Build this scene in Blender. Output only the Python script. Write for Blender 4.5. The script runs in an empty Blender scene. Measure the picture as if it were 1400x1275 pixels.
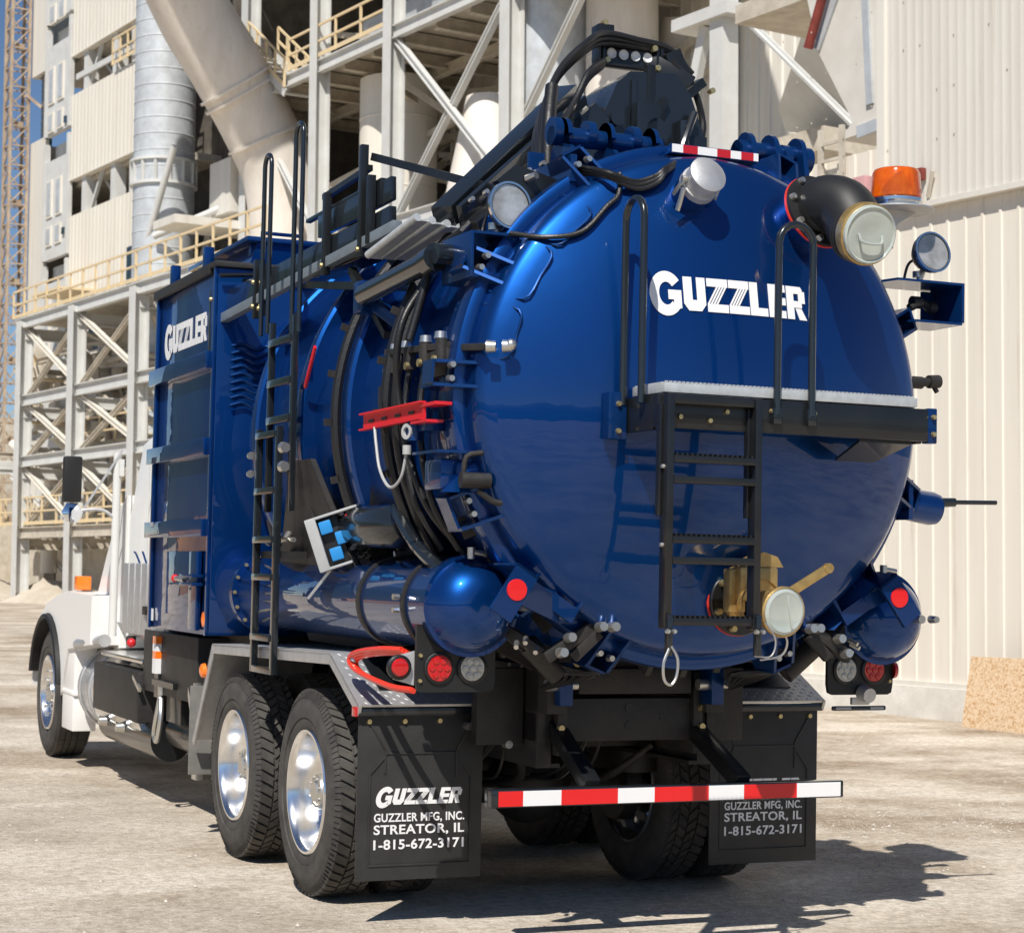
import bpy, bmesh, math, random
from mathutils import Vector, Matrix, Quaternion
R = math.radians
random.seed(7)
SC = bpy.context.scene
COL = SC.collection

# ------------------------------------------------------------------ camera, world, sun, exposure
CAM = Vector((-4.2564, -9.5425, 1.664))
YAW, PITCH = 0.41, 0.0532
def basis(roll):
    f = Vector((math.sin(YAW)*math.cos(PITCH), math.cos(YAW)*math.cos(PITCH), math.sin(PITCH)))
    r = Vector((math.cos(YAW), -math.sin(YAW), 0)); u = r.cross(f)
    return f, r*math.cos(roll)+u*math.sin(roll), u*math.cos(roll)-r*math.sin(roll)
f_, r_, u_ = basis(0.008)
cd = bpy.data.cameras.new('camera'); cam = bpy.data.objects.new('camera', cd); COL.objects.link(cam)
cd.sensor_width = 36; cd.lens = 2660/1400*36; cd.clip_start = .1; cd.clip_end = 3000
cam.matrix_world = Matrix.Translation(CAM) @ Matrix(((r_.x,u_.x,-f_.x),(r_.y,u_.y,-f_.y),(r_.z,u_.z,-f_.z))).to_4x4()
cd.dof.use_dof = True; cd.dof.focus_distance = 9.2; cd.dof.aperture_fstop = 7.0
SC.camera = cam
# the yard slopes a little to the right; the truck and the ground share that slope (matrix TM)
def B3(b): return Matrix((b[0], b[1], b[2]))
M3 = B3(basis(0.008)).transposed() @ B3(basis(0.0204))
TM = Matrix.Translation(CAM) @ M3.to_4x4() @ Matrix.Translation(-CAM)

SUN = Vector((-.50, -.67, 1.0)).normalized()
w = bpy.data.worlds.new('World'); SC.world = w; w.use_nodes = True
nt = w.node_tree; bg = nt.nodes['Background']
sky = nt.nodes.new('ShaderNodeTexSky'); sky.sky_type = 'NISHITA'; sky.sun_disc = False
sky.sun_elevation = math.asin(SUN.z); sky.sun_rotation = math.atan2(SUN.x, SUN.y)
sky.air_density = 1.0; sky.dust_density = .15; sky.ozone_density = 4.5; sky.altitude = 1800
nt.links.new(sky.outputs[0], bg.inputs[0]); bg.inputs[1].default_value = .075
sl = bpy.data.lights.new('sun', 'SUN'); sl.energy = 4.8; sl.angle = R(.53); sl.color = (1, .955, .885)
so = bpy.data.objects.new('sun', sl); COL.objects.link(so); so.location = (-20, -20, 40)
so.rotation_euler = SUN.to_track_quat('Z', 'Y').to_euler()
SC.view_settings.view_transform = 'Standard'; SC.view_settings.look = 'None'
SC.view_settings.exposure = 0.17; SC.view_settings.gamma = 1

# ------------------------------------------------------------------ materials
def sin(b, k, v):
    if k in b.inputs: b.inputs[k].default_value = v
def mat(name, col, rough=.5, metal=0., coat=0., spec=.5, noise=0., nscale=8., bump=0., bscale=60., col2=None, stretch=None, emit=0., alpha=1., trans=0., coatr=.03, wave=0.):
    m = bpy.data.materials.new(name); m.use_nodes = True
    t = m.node_tree; b = t.nodes['Principled BSDF']
    sin(b, 'Base Color', (*col, 1)); sin(b, 'Roughness', rough); sin(b, 'Metallic', metal)
    sin(b, 'Coat Weight', coat); sin(b, 'Coat Roughness', coatr); sin(b, 'Specular IOR Level', spec)
    sin(b, 'Transmission Weight', trans)
    if coat: sin(b, 'Coat IOR', 1.42)
    if emit: sin(b, 'Emission Color', (*col, 1)); sin(b, 'Emission Strength', emit)
    tc = t.nodes.new('ShaderNodeTexCoord'); vec = tc.outputs['Object']
    if stretch:
        mp = t.nodes.new('ShaderNodeMapping'); mp.inputs['Scale'].default_value = stretch
        t.links.new(vec, mp.inputs[0]); vec = mp.outputs[0]
    if noise or col2:
        n = t.nodes.new('ShaderNodeTexNoise'); n.inputs['Scale'].default_value = nscale
        n.inputs['Detail'].default_value = 7; n.inputs['Roughness'].default_value = .62
        t.links.new(vec, n.inputs['Vector'])
        rp = t.nodes.new('ShaderNodeValToRGB'); c2 = col2 or tuple(c*(1-noise) for c in col)
        rp.color_ramp.elements[0].position = .36; rp.color_ramp.elements[1].position = .64
        rp.color_ramp.elements[0].color = (*c2, 1); rp.color_ramp.elements[1].color = (*col, 1)
        t.links.new(n.outputs[0], rp.inputs[0]); t.links.new(rp.outputs[0], b.inputs['Base Color'])
    if wave:                             # faint waviness of rolled plate and paint
        n3 = t.nodes.new('ShaderNodeTexNoise'); n3.inputs['Scale'].default_value = 2.6; n3.inputs['Detail'].default_value = 3
        t.links.new(tc.outputs['Object'], n3.inputs['Vector'])
        b3 = t.nodes.new('ShaderNodeBump'); b3.inputs['Strength'].default_value = .35; b3.inputs['Distance'].default_value = wave
        t.links.new(n3.outputs[0], b3.inputs['Height']); t.links.new(b3.outputs[0], b.inputs['Normal']); t.links.new(b3.outputs[0], b.inputs['Coat Normal'])
    if bump:
        n2 = t.nodes.new('ShaderNodeTexNoise'); n2.inputs['Scale'].default_value = bscale; n2.inputs['Detail'].default_value = 5
        t.links.new(tc.outputs['Object'], n2.inputs['Vector'])
        bp = t.nodes.new('ShaderNodeBump'); bp.inputs['Strength'].default_value = bump; bp.inputs['Distance'].default_value = .02
        t.links.new(n2.outputs[0], bp.inputs['Height']); t.links.new(bp.outputs[0], b.inputs['Normal'])
    return m
M = {}
M['blue'] = mat('deep_blue_paint', (.002, .047, .21), .40, .8, coat=1., coatr=.008, spec=.2, wave=.008)
M['blueflat'] = mat('blue_bracket_paint', (.003, .036, .15), .40, .5, coat=.6, spec=.2)
M['black'] = mat('black_paint', (.011, .012, .013), .32, 0, coat=.35, noise=.3, nscale=5)
M['slate'] = mat('black_gloss_paint', (.014, .018, .022), .25, .2, coat=.8)
M['plastic'] = mat('black_plastic', (.012, .012, .012), .5, bump=.05, bscale=200)
M['flap'] = mat('flap_rubber', (.030, .030, .029), .55, noise=.35, nscale=6, bump=.08, bscale=150)
M['rubber'] = mat('tyre_rubber', (.035, .033, .031), .75, col2=(.075, .068, .06), nscale=7, bump=.15, bscale=120)
M['hose'] = mat('hose_rubber', (.010, .010, .011), .42, bump=.1, bscale=90)
M['chassis'] = mat('chassis_black', (.013, .013, .013), .55, col2=(.028, .025, .022), nscale=6, bump=.1)
M['white'] = mat('white_cab_paint', (.82, .81, .78), .4, coat=.15)
M['letter'] = mat('white_vinyl', (.80, .80, .80), .4)
M['alu'] = mat('aluminium', (.60, .60, .60), .52, .75, noise=.15, nscale=12, bump=.05, bscale=80)
M['chrome'] = mat('polished_aluminium', (.88, .88, .88), .2, 1., noise=.08, nscale=9)
M['steel'] = mat('zinc_bolt', (.62, .61, .57), .33, .9)
M['goldbolt'] = mat('yellow_zinc_bolt', (.62, .50, .25), .38, .85)
M['galv'] = mat('galvanised_grating', (.56, .59, .60), .48, .35, noise=.15, nscale=25, bump=.06, bscale=120)
M['railedge'] = mat('worn_slate_edge', (.22, .26, .29), .45, .3, noise=.2)
M['dullgrey'] = mat('dull_grey_guard', (.20, .195, .18), .6, noise=.25)
M['brass'] = mat('brass_casting', (.62, .42, .16), .42, .75, noise=.3, nscale=20, bump=.1, bscale=140)
M['red'] = mat('red_paint', (.62, .012, .022), .4, coat=.3)
M['redline'] = mat('red_reflector', (.72, .010, .012), .35, coat=.4)
M['redlens'] = mat('red_lens', (.50, .008, .010), .15, coat=.8)
M['clearlens'] = mat('clear_lens', (.55, .56, .53), .2, .2, coat=.8, col2=(.34, .35, .34), nscale=45)
M['orange'] = mat('amber_lens', (.95, .20, .012), .2, coat=.6)
M['redhose'] = mat('red_air_hose', (.75, .045, .02), .35, coat=.3)
M['glass'] = mat('lamp_glass', (.78, .76, .70), .16, .6, coat=1., col2=(.40, .37, .31), nscale=9)  # warm mottled tones paint a reflection into the glass colour
M['capglass'] = mat('clear_cap', (.52, .57, .52), .12, .15, coat=1., noise=.12, nscale=6)
M['boxgrey'] = mat('grey_enclosure', (.42, .43, .43), .5, noise=.12, nscale=10)
M['cyan'] = mat('bright_blue_module', (.02, .25, .62), .4)
M['mirror'] = mat('mirror_glass', (.85, .87, .9), .03, 1.)
M['rust'] = mat('rust_red', (.28, .05, .035), .7, noise=.4, nscale=5)
def amber():
    m = mat('amber_dome', (1.0, .20, .004), .12, coat=.5, trans=.6, col2=(.85, .13, .002), nscale=22)
    return m
M['amber'] = amber()

# setting materials
def siding(name, c, c2, s=(.9, .9, .05), sc=3.):
    m = mat(name, c, .6, col2=c2, nscale=sc, stretch=s, bump=.03, bscale=30)
    t = m.node_tree; b = t.nodes['Principled BSDF']; src = b.inputs['Base Color'].links[0].from_socket
    tc = t.nodes.new('ShaderNodeTexCoord'); mp = t.nodes.new('ShaderNodeMapping'); mp.inputs['Scale'].default_value = (5, 5, .22)
    n = t.nodes.new('ShaderNodeTexNoise'); n.inputs['Scale'].default_value = 1.4; n.inputs['Detail'].default_value = 8; n.inputs['Roughness'].default_value = .7
    r = t.nodes.new('ShaderNodeValToRGB'); r.color_ramp.elements[0].position = .58; r.color_ramp.elements[1].position = .74
    r.color_ramp.elements[0].color = (0, 0, 0, 1); r.color_ramp.elements[1].color = (.55, .55, .55, 1)
    x = t.nodes.new('ShaderNodeMix'); x.data_type = 'RGBA'; x.inputs[7].default_value = (.40, .31, .21, 1)
    L = t.links.new; L(tc.outputs['Object'], mp.inputs[0]); L(mp.outputs[0], n.inputs['Vector']); L(n.outputs[0], r.inputs[0]); L(r.outputs[0], x.inputs[0]); L(src, x.inputs[6]); L(x.outputs[2], b.inputs['Base Color'])
    return m
M['cream'] = siding('cream_siding', (.75, .70, .61), (.69, .64, .55))
M['creamup'] = siding('upper_cream_siding', (.71, .68, .615), (.64, .605, .535))
M['panel'] = siding('building_panel', (.77, .73, .645), (.71, .665, .58), sc=2.)
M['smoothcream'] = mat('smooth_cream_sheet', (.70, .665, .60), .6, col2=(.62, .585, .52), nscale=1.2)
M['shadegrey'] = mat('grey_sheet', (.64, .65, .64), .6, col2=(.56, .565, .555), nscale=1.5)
M['duct'] = siding('duct_paint', (.80, .745, .67), (.72, .66, .585), (1, 1, .3), 2.)
M['silver'] = mat('galvanised_duct', (.62, .655, .675), .45, .25, col2=(.50, .52, .53), nscale=2.4, bump=.04, bscale=20)
M['greysteel'] = mat('grey_structural_steel', (.64, .645, .625), .6, .0, col2=(.58, .575, .545), nscale=1.5)
M['dusty'] = mat('dusty_steel', (.60, .545, .455), .8, col2=(.46, .41, .33), nscale=3)
M['dark'] = mat('interior_shade_siding', (.14, .125, .105), .8, col2=(.08, .07, .06), nscale=2)  # dark tone puts the shade of the plant interior into the colour
M['rail'] = mat('yellow_rail_paint', (.78, .60, .33), .55, col2=(.70, .58, .40), nscale=5)
M['concrete'] = mat('concrete_kerb', (.68, .65, .59), .85, col2=(.56, .53, .47), nscale=3, bump=.2, bscale=30)
M['window'] = mat('blue_window_glass', (.05, .08, .11), .1, .2, coat=.6)
M['teal'] = mat('dark_teal_cladding', (.03, .075, .11), .5, noise=.3, nscale=1)
def ground_mat():
    m = bpy.data.materials.new('pale_gravel'); m.use_nodes = True; t = m.node_tree; b = t.nodes['Principled BSDF']
    N = t.nodes.new; L = t.links.new
    tc = N('ShaderNodeTexCoord')
    def noise(scale, det=8, rough=.6, st=None, rot=0):
        n = N('ShaderNodeTexNoise'); n.inputs['Scale'].default_value = scale; n.inputs['Detail'].default_value = det; n.inputs['Roughness'].default_value = rough
        if st:
            mp = N('ShaderNodeMapping'); mp.inputs['Scale'].default_value = st; mp.inputs['Rotation'].default_value = (0, 0, rot)
            L(tc.outputs['Object'], mp.inputs[0]); L(mp.outputs[0], n.inputs['Vector'])
        else: L(tc.outputs['Object'], n.inputs['Vector'])
        return n.outputs[0]
    def ramp(x, p0, c0, p1, c1):
        r = N('ShaderNodeValToRGB'); e = r.color_ramp.elements
        e[0].position, e[1].position = p0, p1; e[0].color, e[1].color = (*c0, 1), (*c1, 1); L(x, r.inputs[0]); return r.outputs[0]
    def mix(f, a, c, mode='MIX'):
        x = N('ShaderNodeMix'); x.data_type = 'RGBA'; x.blend_type = mode
        if isinstance(f, float): x.inputs[0].default_value = f
        else: L(f, x.inputs[0])
        L(a, x.inputs[6]); L(c, x.inputs[7]); return x.outputs[2]
    base = ramp(noise(.45, 11, .7), .38, (.40, .325, .245), .58, (.80, .735, .645))
    streak = ramp(noise(.8, 9, .66, (.45, 1.9, 1), R(28)), .36, (.72, .655, .575), .58, (1.0, 1.0, 1.0))
    fine = ramp(noise(17, 9, .78), .36, (.58, .55, .51), .58, (1.08, 1.07, 1.05))
    peb = N('ShaderNodeTexVoronoi'); peb.inputs['Scale'].default_value = 38; L(tc.outputs['Object'], peb.inputs['Vector'])
    pr = ramp(peb.outputs['Distance'], .08, (1.15, 1.14, 1.12), .42, (.84, .82, .79))
    worn = ramp(noise(.30, 6, .55, (.16, 1.0, 1), R(52)), .50, (0, 0, 0), .64, (1, 1, 1))
    pale = N('ShaderNodeRGB'); pale.outputs[0].default_value = (.84, .79, .71, 1)
    c = mix(.6, base, streak, 'MULTIPLY'); wm = N('ShaderNodeMath'); wm.operation = 'MULTIPLY'; wm.inputs[1].default_value = .38; L(worn, wm.inputs[0]); c = mix(wm.outputs[0], c, pale.outputs[0]); c = mix(.85, c, fine, 'MULTIPLY'); c = mix(.55, c, pr, 'MULTIPLY')
    L(c, b.inputs['Base Color']); sin(b, 'Roughness', .95); sin(b, 'Specular IOR Level', .15)
    h = N('ShaderNodeMath'); h.operation = 'ADD'; L(noise(7, 9, .75), h.inputs[0]); L(noise(60, 4, .6), h.inputs[1])
    bp = N('ShaderNodeBump'); bp.inputs['Strength'].default_value = .6; bp.inputs['Distance'].default_value = .04
    L(h.outputs[0], bp.inputs['Height']); L(bp.outputs[0], b.inputs['Normal'])
    return m
M['ground'] = ground_mat()
def osb_mat():
    m = bpy.data.materials.new('strand_board'); m.use_nodes = True; t = m.node_tree; b = t.nodes['Principled BSDF']
    tc = t.nodes.new('ShaderNodeTexCoord'); cols = []
    v = t.nodes.new('ShaderNodeTexVoronoi'); v.inputs['Scale'].default_value = 62; v.inputs['Randomness'].default_value = 1
    n = t.nodes.new('ShaderNodeTexNoise'); n.inputs['Scale'].default_value = 12
    ad = t.nodes.new('ShaderNodeMixRGB'); ad.inputs[0].default_value = .12
    t.links.new(tc.outputs['Object'], ad.inputs[1]); t.links.new(tc.outputs['Object'], n.inputs['Vector']); t.links.new(n.outputs['Color'], ad.inputs[2])
    t.links.new(ad.outputs[0], v.inputs['Vector'])
    sp = t.nodes.new('ShaderNodeSeparateColor'); t.links.new(v.outputs['Color'], sp.inputs[0])
    r = t.nodes.new('ShaderNodeValToRGB'); e = r.color_ramp.elements
    e[0].color = (.46, .26, .11, 1); e[1].color = (.66, .50, .33, 1); e[0].position = .05; e[1].position = .5
    t.links.new(sp.outputs[0], r.inputs[0]); t.links.new(r.outputs[0], b.inputs['Base Color']); sin(b, 'Roughness', .8)
    return m
M['osb'] = osb_mat()

# ------------------------------------------------------------------ mesh helpers
def V(*a): return Vector(a)
def frame(d):
    d = d.normalized(); a = V(0, 0, 1) if abs(d.z) < .93 else V(0, 1, 0)
    x = d.cross(a).normalized(); return x, x.cross(d).normalized()
SPLIT = {'bolt', 'clamp_bolt', 'ladder_bolt', 'door_clamp', 'hinge_pin', 'hinge_lug', 'rung', 'side_bracket', 'drive_axle', 'bolt_hole', 'pipe_fitting', 'air_line', 'bumper_strut', 'reflective_tape', 'hydraulic_hose', 'hose_clamp', 'clamp_guard', 'hand_hoop', 'latch_strap', 'lock_fitting', 'lock_hose', 'manifold_cap', 'manifold_plug', 'manifold_hose', 'prop_slot', 'receiver_strap', 'receiver_fitting', 'flange_bolt', 'holder_slot', 'blue_module', 'red_knob', 'control_cable', 'control_fitting', 'rest_post', 'ribbed_tube', 'arm_fitting', 'led_lens', 'boom_hose', 'hose_fitting', 'stiffening_rib', 'lid_latch', 'door_hinge', 'mounting_plate', 'seam', 'handrail', 'side_window', 'grab_rail', 'chassis_fitting', 'warning_band', 'coiled_line', 'tank_strap', 'cable_loop', 'screw_head', 'column', 'floor_slab', 'window', 'pane', 'dark_opening', 'doorway', 'leg', 'tie_bar', 'strut', 'duct_flange', 'flange', 'trestle_leg', 'pipe', 'plant_gear', 'deck', 'flange_rib', 'inner_wall', 'edge_strip', 'canopy_and_shade_slab', 'wall_lamp', 'frame_rail', 'cable_splice', 'red_hose', 'electric_cable', 'hinge_web', 'cam_lever', 'fender_step'}
class MB:
    def __init__(s): s.bm = bmesh.new()
    def face(s, vs):
        try: s.bm.faces.new(vs)
        except ValueError: pass
    def poly(s, pts): s.face([s.bm.verts.new(p) for p in pts]); return s
    def box(s, lo, hi, bev=0., mtx=None):
        lo, hi = Vector(lo), Vector(hi)
        vs = [s.bm.verts.new((x, y, z)) for x in (lo.x, hi.x) for y in (lo.y, hi.y) for z in (lo.z, hi.z)]
        fs = []
        for q in ((0,1,3,2),(4,6,7,5),(0,4,5,1),(2,3,7,6),(0,2,6,4),(1,5,7,3)): fs.append(s.bm.faces.new([vs[i] for i in q]))
        if bev:
            es = list({e for f in fs for e in f.edges})
            r = bmesh.ops.bevel(s.bm, geom=es, offset=bev, segments=2, affect='EDGES', profile=.6)
            vs = list({v for f in r['faces'] for v in f.verts} | {v for v in vs if v.is_valid})
        if mtx:
            for v in vs: v.co = mtx @ v.co
        return s
    def bar(s, a, b, w, h=None, bev=0., up=None):
        a, b = Vector(a), Vector(b); h = h or w; d = b-a
        if up is not None:
            z = Vector(up); x = d.normalized().cross(z).normalized(); z = x.cross(d.normalized())
        else: x, z = frame(d)
        m = Matrix((x, d.normalized(), z)).transposed().to_4x4(); m.translation = (a+b)/2; L = d.length/2
        return s.box((-w/2, -L, -h/2), (w/2, L, h/2), bev, m)
    def ring(s, c, x, y, r, n): return [s.bm.verts.new(c+x*(r*math.cos(2*math.pi*i/n))+y*(r*math.sin(2*math.pi*i/n))) for i in range(n)]
    def bridge(s, A, B):
        n = len(A)
        for i in range(n): s.face([A[i], A[(i+1) % n], B[(i+1) % n], B[i]])
    def cyl(s, a, b, r, r2=None, n=24, cap=True):
        a, b = Vector(a), Vector(b); x, y = frame(b-a); r2 = r if r2 is None else r2
        A, B = s.ring(a, x, y, r, n), s.ring(b, x, y, r2, n); s.bridge(B, A)
        if cap: s.face(A); s.face(B[::-1])
        return s
    def lathe(s, o, d, prof, n=48):      # prof: (distance along d, radius)
        o, d = Vector(o), Vector(d).normalized(); x, y = frame(d); prev = None
        for t, r in prof:
            if r < 1e-5: cur = [s.bm.verts.new(o+d*t)]
            else: cur = s.ring(o+d*t, x, y, r, n)
            if prev:
                if len(cur) == 1 and len(prev) > 1:
                    for i in range(n): s.face([prev[i], cur[0], prev[(i+1) % n]])
                elif len(prev) == 1 and len(cur) > 1:
                    for i in range(n): s.face([prev[0], cur[i], cur[(i+1) % n]])
                elif len(cur) > 1: s.bridge(prev, cur)
            prev = cur
        return s
    def tube(s, pts, r, n=10, smooth=6, cap=True):
        P = [Vector(p) for p in pts]
        if smooth and len(P) > 2:
            Q = []; E = [P[0]*2-P[1]]+P+[P[-1]*2-P[-2]]
            for i in range(1, len(E)-2):
                for k in range(smooth):
                    t = k/smooth; a, b, c, d = E[i-1], E[i], E[i+1], E[i+2]
                    Q.append(.5*((2*b)+(c-a)*t+(2*a-5*b+4*c-d)*t*t+(3*b-a-3*c+d)*t**3))
            P = Q+[P[-1]]
        prev = None; x = None
        for i, p in enumerate(P):
            d = (P[min(i+1, len(P)-1)]-P[max(i-1, 0)]).normalized()
            if x is None: x, _ = frame(d)
            x = (x-d*x.dot(d)).normalized(); y = d.cross(x)
            cur = s.ring(p, x, y, r, n)
            if prev: s.bridge(prev, cur)
            elif cap: s.face(cur[::-1])
            prev = cur
        if cap: s.face(prev)
        return s
    def sphere(s, c, r, n=12, sc=(1, 1, 1)):
        m = Matrix.Translation(Vector(c)) @ Matrix.Diagonal((*[r*k for k in sc], 1))
        bmesh.ops.create_uvsphere(s.bm, u_segments=n, v_segments=max(6, n//2), radius=1, matrix=m); return s
    def prism(s, pts, d):                # planar polygon extruded by vector d
        A = [s.bm.verts.new(p) for p in pts]; B = [s.bm.verts.new(Vector(p)+Vector(d)) for p in pts]; n = len(A)
        s.face(A[::-1]); s.face(B)
        for i in range(n): s.face([A[i], A[(i+1) % n], B[(i+1) % n], B[i]])
        return s
    def bolt(s, p, d, r=.014, h=.012):
        p, d = Vector(p), Vector(d).normalized(); return s.cyl(p, p+d*h, r, r*.8, 8)
    def clusters(s):                     # connected pieces, merged when their boxes touch
        bm = s.bm; bm.verts.index_update(); seen = set(); out = []
        for v in bm.verts:
            if v in seen: continue
            st = [v]; seen.add(v); isl = []
            while st:
                a = st.pop(); isl.append(a)
                for e in a.link_edges:
                    b = e.other_vert(a)
                    if b not in seen: seen.add(b); st.append(b)
            out.append([isl, [min(q.co[i] for q in isl)-.002 for i in range(3)], [max(q.co[i] for q in isl)+.002 for i in range(3)]])
        i = 0
        while i < len(out):
            j = i+1; hit = False
            while j < len(out):
                if all(out[i][1][k] <= out[j][2][k] and out[j][1][k] <= out[i][2][k] for k in range(3)):
                    o = out.pop(j); out[i] = [out[i][0]+o[0], [min(x, y) for x, y in zip(out[i][1], o[1])], [max(x, y) for x, y in zip(out[i][2], o[2])]]; hit = True
                else: j += 1
            if not hit: i += 1
        return [o[0] for o in out]
    def build(s, name, m, parent=None, shift=None, ang=38, label=None):
        if name in SPLIT:
            cl = s.clusters()
            if len(cl) > 1:
                r = None
                for c in cl:
                    t = MB(); mp = {v: t.bm.verts.new(v.co) for v in c}
                    for f in {f for v in c for f in v.link_faces}: t.bm.faces.new([mp[v] for v in f.verts])
                    o = t.build_one(name, m, parent, shift, ang, label); r = r or o
                s.bm.free(); return r
        return s.build_one(name, m, parent, shift, ang, label)
    def build_one(s, name, m, parent=None, shift=None, ang=38, label=None):
        me = bpy.data.meshes.new(name)
        if shift: bmesh.ops.translate(s.bm, verts=s.bm.verts, vec=-Vector(shift))
        bmesh.ops.recalc_face_normals(s.bm, faces=s.bm.faces)
        s.bm.to_mesh(me); s.bm.free()
        me.polygons.foreach_set('use_smooth', [True]*len(me.polygons)); me.set_sharp_from_angle(angle=R(ang))
        o = bpy.data.objects.new(name, me); COL.objects.link(o); me.materials.append(M[m] if isinstance(m, str) else m)
        if parent: o.parent = parent
        if label: o['label'] = label
        return o
def tag(o, label, cat, group=None):
    o['label'] = label; o['category'] = cat
    if group: o['group'] = group
    return o
def thing(name, label, cat, loc=(0, 0, 0), rz=0., group=None):
    o = bpy.data.objects.new(name, None); COL.objects.link(o); o.location = loc; o.rotation_euler = (0, 0, rz); o.empty_display_size = .2
    return tag(o, label, cat, group)
def struct(o): o['kind'] = 'structure'; return o
def text_mesh(name, txt, size, m, parent, mtx, depth=.0015, bold=.012, spacing=1.05):
    cu = bpy.data.curves.new(name, 'FONT'); cu.body = txt; cu.size = size; cu.extrude = depth; cu.offset = bold*size; cu.space_character = spacing
    ob = bpy.data.objects.new(name+'_src', cu); COL.objects.link(ob)
    bpy.context.view_layer.update()
    me = bpy.data.meshes.new_from_object(ob.evaluated_get(bpy.context.evaluated_depsgraph_get()))
    bpy.data.objects.remove(ob); me.materials.clear(); me.materials.append(M[m]); me.transform(mtx); me.name = name
    o = bpy.data.objects.new(name, me); COL.objects.link(o); o.parent = parent
    return o
def logo_polys():                        # the block word mark, convex polygons in a box of height 1; returns list of point lists and the width
    P = []; x = 0
    n = 26; a0, a1 = R(38), R(318)
    for i in range(n):
        t0 = a0+(a1-a0)*i/n; t1 = a0+(a1-a0)*(i+1)/n
        o_, i_ = (.56, .66), (.25, .34)
        P.append([(.56+o_[0]*math.cos(t0), .47+o_[1]*math.sin(t0)), (.56+o_[0]*math.cos(t1), .47+o_[1]*math.sin(t1)), (.56+i_[0]*math.cos(t1), .47+i_[1]*math.sin(t1)), (.56+i_[0]*math.cos(t0), .47+i_[1]*math.sin(t0))])
    P.append([(.62, .30), (1.06, .30), (1.06, .58), (.62, .58)]); P.append([(.80, .0), (1.06, .05), (1.06, .31), (.80, .31)])
    x = 1.14
    P += [[(x, .2), (x+.30, .2), (x+.30, 1), (x, 1)], [(x+.46, .2), (x+.76, .2), (x+.76, 1), (x+.46, 1)], [(x, .2), (x+.16, 0), (x+.60, 0), (x+.76, .2)], [(x+.30, .2), (x+.46, .2), (x+.46, .32), (x+.30, .32)]]
    x += .82
    for k in range(2):
        P += [[(x, .76), (x+.74, .76), (x+.74, 1), (x, 1)], [(x, 0), (x+.74, 0), (x+.74, .24), (x, .24)]]
        for j in range(4):
            s0 = x+.0+.10*j
            P.append([(s0, .24), (s0+.062, .24), (s0+.402, .76), (s0+.34, .76)])
        x += .78
    P += [[(x, 0), (x+.30, 0), (x+.30, 1), (x, 1)], [(x+.30, 0), (x+.66, 0), (x+.66, .24), (x+.30, .24)]]; x += .72
    P += [[(x, 0), (x+.28, 0), (x+.28, 1), (x, 1)]]
    for y in (0, .39, .78): P.append([(x+.28, y), (x+.66, y), (x+.66, y+.22), (x+.28, y+.22)])
    x += .72
    P += [[(x, 0), (x+.28, 0), (x+.28, 1), (x, 1)], [(x+.28, .78), (x+.58, .78), (x+.66, .90), (x+.58, 1), (x+.28, 1)][::1], [(x+.28, .36), (x+.60, .36), (x+.60, .56), (x+.28, .56)], [(x+.48, .50), (x+.74, .50), (x+.74, .86), (x+.48, .86)], [(x+.34, .36), (x+.58, .36), (x+.80, 0), (x+.50, 0)]]
    return P, x+.80
LOGO, LOGOW = logo_polys()
def logo(name, m, parent, fn, thick):    # fn(s, t) -> point on the surface (s in 0..1 along the word, t in heights)
    mb = MB()
    for q in LOGO:
        a = [fn(s/LOGOW, t) for s, t in q]
        nrm = (a[1]-a[0]).cross(a[2]-a[0]).normalized()*thick
        mb.prism([p-nrm*.0 for p in a], nrm)
    return mb.build(name, m, parent, ang=30)
# ================================================================== THE TRUCK (built in its own frame: x right, y forward, z up, origin under the rear axle)
T = thing('vacuum_truck', 'dark blue vacuum tanker truck with white cab, seen from its round rear door', 'truck')
T.matrix_world = TM
TZ, TR = 2.42, 1.12                       # tank axis height and radius
YF = -1.83                                # rear flange plane
XD, YD, ZD = V(1, 0, 0), V(0, 1, 0), V(0, 0, 1)
def pol(r, a, y): return V(r*math.cos(R(a)), y, TZ+r*math.sin(R(a)))

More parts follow.
